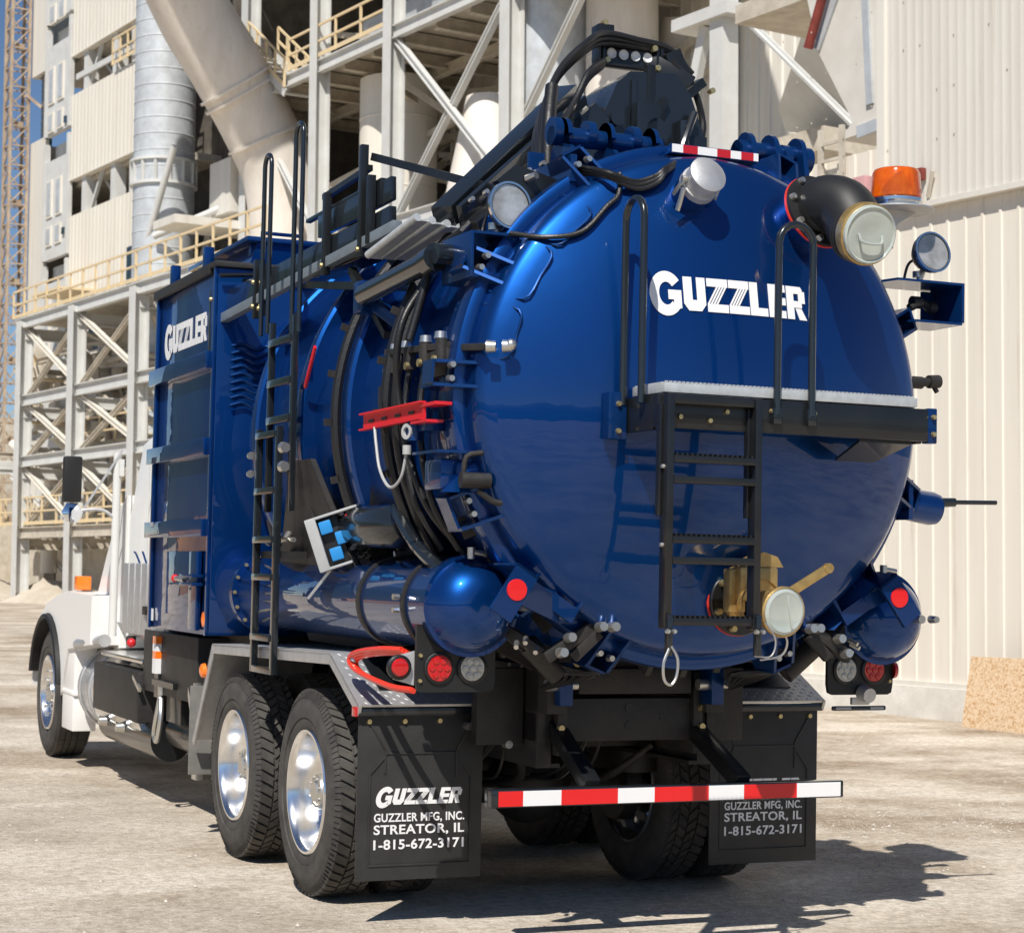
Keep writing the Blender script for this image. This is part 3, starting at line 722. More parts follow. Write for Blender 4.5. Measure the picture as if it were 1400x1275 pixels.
# red and white marker strip on top of the door
mb = MB(); mb.box((-.19, -1.90, 3.545), (.265, -1.875, 3.59), .004); mb.box((-.19, -1.875, 3.545), (.265, -1.75, 3.555))
st = mb.build('marker_ledge', 'blueflat', T)
for k in (0, 1):
    mb = MB(); N = 7; 
    for i, (a, b) in enumerate(((-.185, -.13), (-.13, -.055), (-.055, .045), (.045, .115), (.115, .17), (.17, .235), (.235, .26))):
        if i % 2 != k: continue
        mb.box((a, -1.904, 3.55), (b, -1.901, 3.586))
    mb.build('reflective_tape', ('letter', 'redlens')[k], st, label=('white', 'red')[k]+' bands of the marker strip')
# cables draped over the top of the door
mb = MB()
mb.tube([V(-.95, -1.86, 3.12), dome_p(-.83, 3.09, .02), dome_p(-.68, 3.12, .02), dome_p(-.56, 3.24, .02), dome_p(-.50, 3.30, .02), dome_p(-.48, 3.40, .02)], .011, 8)
for dz in (0, .018, .035):
    mb.tube([V(-.62, -1.70, 3.45+dz), dome_p(-.55, 3.38, .02+dz), dome_p(-.42, 3.33+dz, .025), dome_p(-.32, 3.36+dz, .03), dome_p(-.26, 3.42+dz*.6, .03), V(-.12, -1.89, 3.50+dz*.5), V(.0, -1.88, 3.47+dz*.3), V(.10, -1.9, 3.43), V(.30, -1.9, 3.37), V(.38, -1.85, 3.38)], .011, 8)
mb.build('electric_cable', 'hose', T)
mb = MB(); mb.tube([V(.12, -1.915, 3.435), V(.17, -1.915, 3.42)], .010, 8, 0); mb.build('cable_splice', 'redhose', T)

# ---- hinge brackets on the tank top
mb = MB()
for x in (-.55, -.33, -.10):
    pts = [V(x, -1.35, 3.40), V(x, -1.40, 3.62)]+[V(x, -1.50+.085*math.cos(R(a))*-1, 3.66+.085*math.sin(R(a))) for a in range(0, 181, 20)]+[V(x, -1.60, 3.60), V(x, -1.78, 3.44)]
    mb.prism(pts, (.022, 0, 0))
mb.box((-.62, -1.62, 3.42), (-.05, -1.60, 3.53), .004); mb.box((-.66, -1.85, 3.38), (-.63, -1.28, 3.5)); mb.box((-.62, -1.30, 3.40), (-.05, -1.28, 3.62), .004)
for x in (.42, .55, .70):
    pts = [V(x, -1.35, 3.40), V(x, -1.40, 3.66)]+[V(x, -1.49-.085*math.cos(R(a)), 3.70+.085*math.sin(R(a))) for a in range(180, -1, -20)]+[V(x, -1.60, 3.58), V(x, -1.82, 3.36)]
    mb.prism(pts, (.025, 0, 0))
mb.box((.36, -1.55, 3.40), (.78, -1.50, 3.55), .004)
for a in (-.60, -.28): mb.prism([V(a, -1.62, 3.40), V(a, -1.62, 3.52), V(a, -1.86, 3.42)], (.02, 0, 0))
hb = mb.build('door_hinge', 'blueflat', T)
mb = MB(); mb.cyl((-.60, -1.50, 3.66), (-.04, -1.50, 3.66), .045, n=20); mb.cyl((.38, -1.49, 3.70), (.78, -1.49, 3.70), .045, n=20)
for x in (-.60, -.43, -.2, .38, .62, .74): mb.cyl((x, -1.495, 3.68), (x+.04, -1.495, 3.68), .065, n=20)
mb.build('hinge_pin', 'blueflat', hb)

# ---- beacon, work lamps, side brackets
mb = MB(); mb.cyl((1.118, -1.75, 3.425), (1.118, -1.75, 3.432), .185, n=40); mb.cyl((1.1, -1.72, 3.25), (1.118, -1.75, 3.43), .02); mb.bar((1.0, -1.7, 3.2), (1.1, -1.72, 3.42), .03, .05, .004); mb.prism([V(1.0, -1.77, 3.425), V(1.22, -1.77, 3.425), V(1.08, -1.77, 3.34)], (0, .02, 0))
bc = mb.build('beacon_bracket', 'alu', T)
MB().lathe((1.118, -1.75, 3.433), (0, 0, 1), [(0, 0), (0, .118), (.022, .12), (.024, .105), (.03, .105), (.03, .13), (.045, .13), (.052, .12), (.052, 0)], 40).build('beacon_base', 'chrome', bc)
MB().lathe((1.118, -1.75, 3.486), (0, 0, 1), [(0, .122), (.01, .122), (.12, .114), (.137, .105), (.143, .09), (.145, 0)], 48).build('amber_dome', 'amber', bc)
mb = MB(); mb.cyl((1.118, -1.75, 3.486), (1.118, -1.75, 3.52), .05, n=16); mb.prism([V(1.06, -1.77, 3.52), V(1.17, -1.77, 3.52), V(1.13, -1.77, 3.60)], (0, .03, 0)); mb.build('beacon_reflector', 'chrome', bc)
def lamp(c, n, r, foot):
    c, n, foot = Vector(c), Vector(n).normalized(), Vector(foot); x, y = frame(n)
    h = MB().lathe(c-n*.09, n, [(0, 0), (0, .03), (.02, .07), (.06, r), (.09, r+.006), (.10, r+.006), (.105, r-.004), (.09, r-.008)], 40).build('work_lamp', 'plastic', T)
    MB().lathe(c+n*.005, n, [(-.035, 0), (-.03, r*.35), (-.012, r*.8), (0, r-.006), (.004, r-.002), (.004, r-.008), (.001, 0)], 40).build('lamp_lens', 'glass', h)
    MB().lathe(c+n*.002, n, [(0, r-.006), (.012, r-.004), (.012, r+.008), (-.005, r+.008)], 40).build('lamp_ring', 'chrome', h)
    mb = MB(); mb.cyl(c-n*.06-V(0, 0, r*.6), foot, .016, n=10); mb.cyl(foot+V(0, 0, .03), foot+V(0, 0, .06), .026, n=10); mb.build('lamp_stem', 'steel', h)
    mb = MB(); mb.tube([c-n*.08, c-n*.16-V(.02, 0, .01), c-n*.16-V(.05, 0, .12), foot-V(.06, 0, .0)], .007, 6); mb.build('lamp_cable', 'hose', h)
lamp((-.93, -1.80, 3.253), (.10, -.97, .05), .097, (-.975, -1.74, 3.12))
lamp((1.30, -1.79, 3.235), (.02, -.98, .16), .094, (1.27, -1.72, 3.09))
mb = MB()                                # left folded bracket
mb.box((-1.13, -1.86, 2.92), (-1.115, -1.52, 3.12), .003); mb.prism([V(-1.115, -1.86, 3.108), V(-.80, -1.86, 3.108), V(-.88, -1.52, 3.108), V(-1.115, -1.52, 3.108)], (0, 0, .012))
mb.prism([V(-1.115, -1.86, 2.92), V(-.90, -1.86, 2.92), V(-1.0, -1.52, 2.92), V(-1.115, -1.52, 2.92)], (0, 0, .012))
mb.prism([V(1.06, -1.86, 3.075), V(1.43, -1.86, 3.075), V(1.43, -1.60, 3.075), V(1.0, -1.60, 3.075)], (0, 0, .012)); mb.box((1.428, -1.86, 2.895), (1.443, -1.60, 3.088), .003); mb.prism([V(1.15, -1.86, 2.895), V(1.43, -1.86, 2.895), V(1.43, -1.60, 2.895), V(1.1, -1.60, 2.895)], (0, 0, -.012)); mb.box((1.36, -1.63, 2.9), (1.43, -1.615, 3.07))
mb.build('side_bracket', 'blueflat', T)
mb = MB(); mb.tube([V(1.18, -1.78, 2.96), V(1.26, -1.77, 2.99), V(1.36, -1.70, 2.97)], .02, 10); mb.cyl((1.2, -1.77, 2.99), (1.25, -1.77, 2.99), .03, n=12); mb.cyl((1.33, -1.72, 2.98), (1.37, -1.72, 2.98), .03, n=12); mb.build('bracket_fitting', 'chassis', T)
# locking lugs right and left
mb = MB(); mb.lathe((1.13, -1.72, 2.03), (1, 0, -.12), [(0, .075), (.22, .082), (.255, .075), (.26, 0)], 28); mb.box((1.14, -1.85, 1.94), (1.165, -1.62, 2.13), .004); mb.build('lock_lug', 'blue', T)
mb = MB(); mb.cyl((1.36, -1.76, 2.03), (1.46, -1.77, 2.035), .024, .022, 12); mb.cyl((1.46, -1.77, 2.035), (1.69, -1.79, 2.04), .0115, n=10); mb.sphere((1.36, -1.755, 2.03), .032, 12); mb.build('lock_pin', 'slate', T)
mb = MB(); mb.cyl((1.20, -1.80, 2.60), (1.33, -1.80, 2.61), .022, n=12); mb.cyl((1.28, -1.8, 2.607), (1.34, -1.8, 2.612), .032, n=12); mb.cyl((1.30, -1.8, 2.60), (1.33, -1.8, 2.56), .012, n=8); mb.cyl((1.17, -1.8, 2.60), (1.24, -1.8, 2.60), .03, n=12); mb.build('side_valve', 'chassis', T)
mb = MB(); mb.box((-1.24, -1.84, 2.0), (-1.05, -1.64, 2.135), .02); mb.prism([V(-1.28, -1.90, 2.155), V(-1.05, -1.90, 2.155), V(-.98, -1.60, 2.155), V(-1.28, -1.60, 2.155)], (0, 0, .012)); mb.prism([V(-1.24, -1.86, 1.99), V(-.96, -1.90, 1.99), V(-.92, -1.88, 2.10), V(-.96, -1.86, 2.17), V(-1.05, -1.85, 2.16)], (0, .02, 0)); mb.build('lock_lug', 'blue', T)
mb = MB(); mb.cyl((-1.18, -1.92, 2.04), (-1.05, -1.93, 2.04), .034, n=16); mb.tube([V(-1.16, -1.9, 2.05), V(-1.15, -1.91, 2.14), V(-1.08, -1.92, 2.16)], .012, 8, 3); mb.tube([V(-1.1, -1.92, 2.0), V(-1.02, -1.93, 1.95), V(-.93, -1.93, 1.965)], .014, 8, 4); mb.build('lock_handle', 'chassis', T)
# valve manifold left of the door
mb = MB(); mb.bar((-1.2, -1.05, 2.66), (-1.16, -1.75, 2.63), .05, .03, .004); mb.bar((-1.16, -1.6, 2.63), (-1.12, -2.02, 2.60), .035, .03, .004)
for y in (-1.1, -1.3, -1.5, -1.7): mb.cyl((-1.19, y, 2.66), (-1.19, y, 2.56), .03, n=12)
mb.box((-1.19, -1.75, 2.50), (-1.12, -1.48, 2.62), .004)
mf = mb.build('valve_manifold', 'chassis', T)
mb = MB()
for y in (-1.1, -1.25, -1.5, -1.68): mb.cyl((-1.19, y, 2.665), (-1.19, y, 2.695), .03, .026, 12)
for p in ((-1.12, -2.03, 2.60), (-1.05, -2.04, 2.605)): mb.cyl(p, V(*p)+V(.035, -.02, 0), .028, .024, 12)
mb.sphere((-1.02, -2.06, 2.61), .026, 12)
mb.build('manifold_cap', 'steel', mf)
mb = MB()
for y in (-1.08, -1.22, -1.36, -1.52, -1.7): mb.cyl((-1.22, y, 2.57), (-1.235, y, 2.57), .018, n=10)
mb.build('manifold_plug', 'goldbolt', mf)
mb = MB()
for y in (-1.3, -1.5): mb.tube([V(-1.19, y, 2.56), V(-1.21, y, 2.4), V(-1.22, y-.05, 2.2), V(-1.18, y-.1, 1.95), V(-1.05, y-.1, 1.75)], .016, 8)
mb.tube([V(-1.22, -1.0, 2.50), V(-1.26, -1.12, 2.40), V(-1.27, -1.22, 2.33)], .012, 8); mb.build('manifold_hose', 'hose', mf)
# red perforated bar with its tether
mb = MB(); a, b = V(-1.30, -1.01, 2.333), V(-1.27, -1.72, 2.345)
mb.bar(a, b, .008, .07, 0, (0, 0, 1)); 
for dz in (-.036, .036): mb.bar(a+V(-.012, 0, dz), b+V(-.012, 0, dz), .03, .008, 0, (0, 0, 1))
mb.prism([b+V(-.03, .1, -.045), b+V(-.03, -.09, -.045), b+V(.05, -.09, -.045), b+V(.03, .1, -.045)], (0, 0, -.012)); mb.box((-1.28, -1.86, 2.36), (-1.2, -1.68, 2.375), .003)
rb = mb.build('safety_prop', 'red', T)
mb = MB()
for k in range(4):
    c = a.lerp(b, .14+.22*k)+V(-.0052, 0, 0); mb.box((c.x-.001, c.y-.035, c.z-.007), (c.x, c.y+.035, c.z+.007))
mb.build('prop_slot', 'hose', rb)
mb = MB(); mb.tube([V(-1.315, -1.20, 2.30), V(-1.32, -1.24, 2.22), V(-1.32, -1.30, 2.10), V(-1.315, -1.42, 2.02), V(-1.30, -1.52, 2.06), V(-1.29, -1.56, 2.18)], .007, 8); mb.cyl((-1.29, -1.56, 2.16), (-1.29, -1.56, 2.20), .02, n=10); mb.lathe((-1.30, -1.57, 2.26), (1, .3, 0), [(0, .035), (.012, .035), (.012, .02), (0, .02), (0, .035)], 20); mb.build('tether', 'boxgrey', rb)
mb = MB(); mb.cyl((-1.26, -1.57, 2.30), (-1.26, -1.57, 2.22), .035, n=14); mb.box((-1.26, -1.7, 2.26), (-1.15, -1.5, 2.30)); mb.build('prop_pivot', 'blueflat', rb)
# ---- side air receivers, light panels, reflector arms
def receiver(s, yend):
    x, z, r = 1.005*s, 1.505, .205
    if s > 0: x, z = 1.15, 1.47
    mb = MB(); mb.lathe((x, 2.0, z), (0, -1, 0), [(0, 0), (.0, .06), (.02, .13), (.06, .18), (.12, r), (1.999+-1*yend-.10, r)], 64)
    t = mb.build('air_receiver', 'blue', T)
    mb = MB(); mb.lathe((x, yend+.10, z), (0, -1, 0), [(0, r), (0, r+.020), (.05, r+.020), (.05, r+.004), (.058, r-.002), (.10, r-.016), (.145, r-.05), (.175, r-.09), (.19, r-.14), (.194, 0)], 64); mb.build('receiver_end', 'blue', t)
    mb = MB()
    for y in (1.45, 1.42): mb.lathe((x, y, z), (0, -1, 0), [(0, r), (0, r+.035), (.02, r+.035), (.02, r)], 48)
    mb.build('receiver_flange', 'blue', t)
    mb = MB()
    for k in range(16):
        a = 2*math.pi*k/16; mb.bolt((x+(r+.018)*math.cos(a), 1.40, z+(r+.018)*math.sin(a)), (0, -1, 0), .012, .014)
    mb.build('flange_bolt', 'goldbolt', t)
    mb = MB()
    for y in (-.72, -1.33): mb.lathe((x, y, z), (0, -1, 0), [(0, r+.001), (0, r+.012), (.035, r+.012), (.035, r+.001)], 48)
    mb.build('receiver_strap', 'chassis', t)
    mb = MB(); mb.cyl((x-.02, yend+.02, z+r), (x-.02, yend+.02, z+r+.05), .018, n=10); mb.cyl((x+.05, yend+.02, z+r+.02), (x-.02, yend+.02, z+r+.03), .014, n=10); mb.cyl((x+.10*(-s if s < 0 else 1), yend-.08, z-.0), (x+.10*(-s if s < 0 else 1), yend-.13, z), .022, .02, 12); mb.cyl((x+.17*(-s if s < 0 else 1), yend-.1, z-.0), (x+.17*(-s if s < 0 else 1), yend-.15, z), .02, .016, 12)
    for y in (-.74,): mb.cyl((x-.04*1, y-.02, z+r+.02), (x+.05, y-.02, z+r+.03), .015, n=8)
    mb.cyl((x-r-.02, -1.34, z+.03), (x-r-.05, -1.34, z+.03), .014, n=8); mb.cyl((x-r-.02, -1.34, z-.03), (x-r-.05, -1.34, z-.03), .014, n=8)
    mb.build('receiver_fitting', 'steel', t)
    return t
recL = receiver(-1, -1.70); recR = receiver(1, -1.68)
for s, xa, xb, z0, z1, xr, xc, zl in ((-1, -1.235, -.862, 1.125, 1.42, -1.13, -.974, 1.23), (1, .866, 1.237, 1.10, 1.42, 1.124, .965, 1.219)):
    mb = MB(); y = -1.59; c = .05
    mb.prism([V(xa+c*.6, y, z0), V(xb-c*.6, y, z0), V(xb-c*.15, y, z0+c*.2), V(xb, y, z0+c), V(xb, y, z1), V(xa, y, z1), V(xa, y, z0+c), V(xa+c*.15, y, z0+c*.2)], (0, .02, 0))
    pn = mb.build('light_panel', 'plastic', T)
    for nm, xx, m_ in (('tail_light', xr, 'redlens'), ('reverse_light', xc, 'clearlens')):
        ho = MB().lathe((xx, y, zl), (0, -1, 0), [(0, .068), (.01, .07), (.014, .064), (.014, .058)], 32).build(nm, 'hose', pn)
        mb = MB().lathe((xx, y-.006, zl), (0, -1, 0), [(0, 0), (0, .058), (.006, .056), (.008, 0)], 32)
        for k in range(7):
            a = 2*math.pi*k/6; rr = .034 if k < 6 else 0
            mb.lathe((xx+rr*math.cos(a), y-.0135, zl+rr*math.sin(a)), (0, -1, 0), [(0, .015), (.004, .013), (.006, 0)], 12)
        mb.build('lens', m_, pn)
    mb = MB()
    for dz in (-.055, .055): mb.bolt((xa+.018 if s < 0 else xb-.02, y, zl+dz), (0, -1, 0), .010, .01)
    mb.build('bolt', 'goldbolt', pn)
    if s < 0:
        mb = MB(); mb.prism([V(-1.24, y+.01, zl+.075), V(-1.24, y+.01, zl-.075), V(-1.33, y+.02, zl-.05), V(-1.36, y+.02, zl), V(-1.33, y+.02, zl+.05)], (0, .01, 0)); mb.build('marker_bracket', 'alu', pn)
        mb = MB().lathe((-1.315, y+.01, zl+.004), (0, -1, 0), [(0, .055), (.02, .055), (.026, .046), (.026, .04)], 28); mb.build('side_marker', 'hose', pn)
        MB().lathe((-1.315, y-.016, zl+.004), (0, -1, 0), [(0, .040), (.012, .034), (.016, 0)], 24).build('lens', 'redlens', pn)
    else:
        MB().lathe((1.237, y+.01, zl), (1, -.15, 0), [(0, .045), (.018, .040), (.024, 0)], 24).build('side_marker', 'redlens', pn)
        mb = MB(); mb.cyl((1.06, y-.01, 1.11), (1.06, y-.07, 1.10), .04, .035, 20); mb.bar((1.0, y, 1.07), (1.10, y, 1.07), .02, .035, .004); mb.build('plate_lamp', 'alu', pn)
        mb = MB(); mb.box((.885, y-.015, 1.026), (1.19, y-.005, 1.048), .008); mb.build('plate_holder', 'slate', pn)
        mb = MB(); mb.box((.905, y-.018, 1.031), (.99, y-.0155, 1.043), .001); mb.box((1.10, y-.018, 1.031), (1.175, y-.0155, 1.043), .001); mb.build('holder_slot', 'boxgrey', pn)
    # arm with round reflector
    mb = MB(); y = -2.03; cxr, czr = (-.958, 1.582) if s < 0 else (.965, 1.574)
    d = V(.55, 0, .83) if s < 0 else V(-.60, 0, .80); e = V(d.z, 0, -d.x)
    c = V(cxr, y, czr)
    mb.prism([c+d*.10+e*.055, c+d*.10-e*.055, c-d*.13-e*.055, c-d*.13+e*.055], (0, .02, 0))
    mb.prism([c+d*.10+e*.055, c+d*.10-e*.055, c+d*.10-e*.055+V(0, .35, 0), c+d*.10+e*.055+V(0, .35, 0)], d*-.012)
    if s < 0: mb.prism([c+e*.055+d*.08, c+e*.055-d*.04, V(-.71, y+.1, 1.44), V(-.62, y+.16, 1.44), V(-.62, y+.16, 1.50)], (0, .025, 0))
    else: mb.prism([c+d*.1-e*.04+V(0, .05, 0), c+d*.2-e*.05+V(0, .2, 0), V(.64, y+.2, 1.50), V(.60, y+.2, 1.42), V(.68, y+.1, 1.42)], (0, .025, 0))
    ar = mb.build('reflector_arm', 'blueflat', T)
    MB().lathe(c+V(0, -.0, 0), (0, -1, 0), [(0, .046), (.006, .045), (.007, 0)], 32).build('round_reflector', 'redline', ar)
    # lower door lock
    m_ = -1 if s < 0 else 1
    def lk(x, y, z): return V((x+(.06 if s > 0 else 0))*m_, y, z)
    mb = MB()
    for q in (((.66, 1.47), (.63, 1.50), (.545, 1.612), (.56, 1.618), (.585, 1.60)), ((.56, 1.618), (.555, 1.604), (.395, 1.50), (.39, 1.512)), ((.39, 1.512), (.402, 1.506), (.462, 1.43), (.45, 1.424))):
        mb.prism([lk(x, -1.79, z) for x, z in q], (0, -.17, 0))
    for a_, b_ in (((.90, 1.60), (.77, 1.545)), ((.77, 1.545), (.65, 1.47))): mb.bar(lk(a_[0], -1.95, a_[1]), lk(b_[0], -1.95, b_[1]), .022, .07, 0, (0, 0, 1))
    mb.build('lower_lock', 'blueflat', T)
    mb = MB(); mb.bar(lk(.745, -1.86, 1.287), lk(.47, -1.88, 1.46), .05, .055, .01); mb.bar(lk(.62, -1.88, 1.29), lk(.50, -1.89, 1.40), .03, .05, .006); mb.bar(lk(.86, -1.62, 1.42), lk(.70, -1.75, 1.30), .04, .05, .006); mb.build('lock_link', 'chassis', T)
    mb = MB(); mb.cyl(lk(.72, -1.62, 1.34), lk(.56, -1.60, 1.20), .05, n=14); mb.build('lock_cylinder', 'chassis', T)
    mb = MB()
    for p in ((.52, -1.93, 1.426), (.47, -1.95, 1.426), (.655, -1.90, 1.378), (.692, -1.90, 1.312)): mb.cyl(lk(*p), lk(p[0], p[1]-.05, p[2]+.004), .024, .020, 12)
    for p in ((.80, -1.78, 1.37), (.83, -1.75, 1.35), (.76, -1.80, 1.33)): mb.cyl(lk(*p), lk(p[0]+.02, p[1]-.04, p[2]-.02), .013, .011, 8)
    mb.build('lock_fitting', 'steel', T)
    mb = MB()
    for i in range(6): mb.tube([V(m_*(.85-.05*i), -1.45, 1.45-.03*i), V(m_*(.75-.04*i), -1.62, 1.32-.02*i), V(m_*(.55-.04*i), -1.58, 1.2), V(m_*(.5), -1.3, 1.12)], .013, 6, 4)
    mb.build('lock_hose', 'hose', T)
mb = MB()                                # coiled red air hose hanging by the left light panel
for k in range(3):
    o_ = V(-.0-.012*k, .012*k, .008*k); mb.tube([V(-1.20, -1.40, 1.285)+o_, V(-1.24, -1.22, 1.28)+o_, V(-1.25, -.92, 1.25)+o_, V(-1.25, -.83, 1.21)+o_, V(-1.25, -.95, 1.165)+o_, V(-1.22, -1.25, 1.125)+o_*.5, V(-1.18, -1.42, 1.12)+o_*.3], .013, 8)
mb.build('red_hose', 'redhose', T)
mb = MB(); mb.cyl((-1.25, -.84, 1.26), (-1.27, -.84, 1.22), .016, n=8); mb.build('hose_coupling', 'steel', T)

# ---- left side ladder with hoop rails
mb = MB(); xs = -1.30
for y in (.72, .35): mb.box((xs-.018, y-.018, 1.09), (xs+.018, y+.018, 2.40), .004)
mb.box((xs-.018, .35, 1.09), (xs+.018, .72, 1.125), .003)
for z in (1.28, 1.60, 1.80, 2.06, 2.36): mb.box((xs-.03, .36, z-.018), (xs+.03, .71, z+.018), .004)
for y in (.66, .24): mb.box((xs+.022, y-.018, 1.95), (xs+.055, y+.018, 2.98), .004)
for z in (2.44, 2.64, 2.86): mb.box((xs+.01, .25, z-.02), (xs+.055, .65, z+.02), .004)
sl_ = mb.build('side_ladder', 'slate', T)
mb = MB(); mb.tube(hoop((xs+.03, .86, 0), (xs+.03, .73, 0), 2.93, 3.93, .016), .0135, 10, 0); mb.tube(hoop((xs+.03, .28, 0), (xs+.03, .15, 0), 2.88, 3.99, .016), .0135, 10, 0); mb.build('hand_hoop', 'slate', sl_)
mb = MB()
for z in (2.28, 2.18):
    mb.cyl((xs+.0, .27, z), (xs+.0, .23, z), .032, .026, 12); mb.cyl((xs-.03, .77, z-.02), (xs-.03, .80, z-.02), .022, .018, 10)
mb.build('ladder_bolt', 'steel', sl_)
mb = MB(); mb.bar((-1.20, .08, 2.80), (-1.20, .24, 2.60), .014, .026, .004) ; mb.build('valve_lever', 'red', T)
mb = MB(); mb.prism([V(-1.19, .60, 2.22), V(-1.20, .12, 2.22), V(-1.16, -.42, 1.72), V(-1.10, -.42, 1.62), V(-1.06, .65, 1.62)], (.03, 0, 0)); mb.box((-1.28, .3, 1.7), (-1.1, .7, 1.74)); mb.build('ladder_bracket', 'chassis', sl_)
mb = MB()
for i in range(5): mb.cyl((-1.22, .75-.09*i, 1.79+.01*i), (-1.25, .72-.09*i, 1.80), .022, .018, 10)
mb.cyl((-1.22, .85, 1.80), (-1.22, .3, 1.80), .014, n=8)
mb.build('ball_valve', 'steel', T)

# ---- open control box
mb = MB()
# tilted tray: its open mouth looks back and outward
ur_ = V(.92, -.38, 0).normalized(); u1 = (ur_*math.cos(R(19))+V(0, 0, math.sin(R(19)))).normalized(); u2 = (ur_*math.sin(R(19))-V(0, 0, math.cos(R(19)))).normalized(); nn = V(-.38, -.92, 0).normalized()
base = V(-1.365, -.33, 1.885)
def bx(a, b, c): return base+u1*a+u2*b+nn*c
m4 = Matrix((u1, u2, nn)).transposed().to_4x4(); m4.translation = base
for lo, hi in (((0, 0, -.10), (.055, .27, .03)), ((.05, 0, -.10), (.26, .014, .03)), ((.05, .256, -.10), (.17, .27, .03)), ((.05, .010, -.10), (.30, .26, -.085)), ((.255, 0, -.55), (.27, .014, .02)), ((.10, -.004, -.55), (.27, .006, -.1))): mb.box(lo, hi, .006, m4)
cbx = mb.build('control_box', 'boxgrey', T)
mb = MB(); mb.box((.056, .016, -.08), (.16, .254, -.02), .004, m4); mb.build('box_opening', 'hose', cbx)
mb = MB()
for a, b in ((.062, .03), (.125, .10), (.075, .17)): mb.box((a, b, -.03), (a+.062, b+.065, .02), .008, m4)
mb.build('blue_module', 'cyan', cbx)
mb = MB()
for i in range(14):
    a = random.uniform(.14, .24); b = random.uniform(.03, .24)
    mb.tube([bx(a, b, -.04), bx(a+.06, b+random.uniform(-.04, .04), .03), bx(a+.16, .10+b*.3, -.06), bx(.40, .14, -.15)], .006, 6, 4)
mb.tube([bx(.30, .1, -.15), bx(.48, .06, -.15), bx(.62, .18, -.05), bx(.74, .40, .05)], .020, 8)
mb.build('control_cable', 'hose', cbx)
mb = MB()
for i in range(16): 
    a, b = random.uniform(.16, .32), random.uniform(.02, .22); mb.cyl(bx(a, b, -.05), bx(a+.02, b, .0), .012, n=8)
mb.bar(bx(.05, .27, -.03), bx(-.10, .37, -.05), .014, .014); mb.build('control_fitting', 'steel', cbx)
mb = MB(); mb.sphere(bx(.27, .13, .0), .012, 8); mb.sphere(bx(.21, .04, .02), .011, 8); mb.build('red_knob', 'red', cbx)
mb = MB(); mb.lathe((-1.10, -.2, 1.86), (0, -1, 0), [(0, 0), (0, .09), (.02, .105), (.8, .105), (.86, .06), (.87, 0)], 28); mb.tube([V(-1.14, -1.0, 1.94), V(-1.14, -1.35, 1.75), V(-1.05, -1.6, 1.6)], .03, 8); mb.build('filter_housing', 'slate', T)

# ---- boom: resting rails, support rollers, main arm, turret
def onr(t, dz=0, dx=0): return V(-1.18, 2.05, 3.20).lerp(V(-.98, -.45, 3.36), t)+V(dx, 0, dz)
mb = MB(); upv = (0, 0, 1)
mb.bar(onr(0, .03), onr(1, .03), .04, .16, .004, upv); mb.bar(onr(.62, .20), onr(1, .2), .03, .12, .004, upv); mb.bar(onr(.55, .27), onr(.95, .27), .03, .02, .002, upv)
mb.bar(onr(.6, -.04, .05), onr(1.0, -.04, .12), .14, .05, .004, upv)
rest = mb.build('boom_rest', 'slate', T)
mb = MB(); mb.bar(onr(0, -.06, -.03), onr(1.05, -.02, -.03), .05, .055, .003, upv); mb.build('rail_edge', 'railedge', rest)
mb = MB()
for t, z0, z1 in ((-.01, -.25, .14), (.29, -.16, .18), (.33, -.16, .14), (.70, -.10, .34), (.89, -.10, .48), (.93, -.05, .30)): 
    c = onr(t, 0, -.045); mb.box((c.x-.02, c.y-.02, c.z+z0), (c.x+.02, c.y+.02, c.z+z1), .003)
mb.bar(onr(.66, .34, -.02), onr(.90, .36, -.02), .03, .03); mb.bar(onr(.895, .42), V(-.65, -1.25, 3.42), .03, .04)
mb.bar(onr(.55, -.08, .02), V(-1.02, -.9, 3.0), .05, .04); mb.bar(onr(.8, -.12, .0), V(-1.1, -.75, 2.78), .04, .04)
mb.build('rest_post', 'black', rest)
mb = MB()
for t, z in ((.0, .08), (.29, .05), (.29, -.09), (.33, -.12), (.70, -.05), (.89, -.06)): mb.bolt(onr(t, z, -.066), (-1, 0, 0), .014, .012)
mb.build('bolt', 'goldbolt', rest)
mb = MB()
for i in range(4):
    a = V(-1.20+.068*i, -.72, 3.165+.002*i); b = V(-1.12+.075*i, -1.17, 3.285-.008*i)
    mb.tube([a, b], .020, 12, 0)
    mb.bar(a+V(.034, 0, -.012), b+V(.036, 0, -.012), .05, .008)
mb.build('ribbed_tube', 'galv', T)
mb = MB(); mb.cyl((-1.18, -.62, 2.985), (-1.17, -1.50, 3.035), .052, n=24); mb.cyl((-1.17, -1.46, 3.03), (-1.17, -1.56, 3.04), .064, n=24); mb.cyl((-1.17, -1.56, 3.04), (-1.165, -1.66, 3.045), .028, n=14); mb.cyl((-1.20, -1.62, 3.045), (-1.12, -1.62, 3.045), .045, n=18)
mb.build('hydraulic_cylinder', 'slate', T)
mb = MB(); mb.box((-1.2, -.62, 2.90), (-1.10, -.50, 3.06), .015); mb.bar((-1.12, -.6, 2.95), (-.98, -1.05, 2.70), .06, .06, .006); mb.build('cylinder_mount', 'blueflat', T)
mb = MB(); p, q = V(-.97, -1.12, 3.30), V(.12, -.15, 4.22)
mb.bar(p, q, .11, .12, .006); mb.bar(p+V(.05, -.09, .0), q+V(.05, -.09, -.06), .03, .10, .004)
arm = mb.build('boom_arm', 'slate', T)
mb = MB(); mb.bar(p+V(.1, -.1, -.07), q+V(.0, -.1, -.2), .09, .10, .01); mb.prism([V(-.86, -1.70, 3.46), V(-.60, -1.70, 3.40), V(-.55, -1.70, 3.27), V(-.76, -1.70, 3.28), V(-.95, -1.70, 3.38)], (0, .06, 0)); mb.build('arm_underside', 'black', arm)
mb = MB()
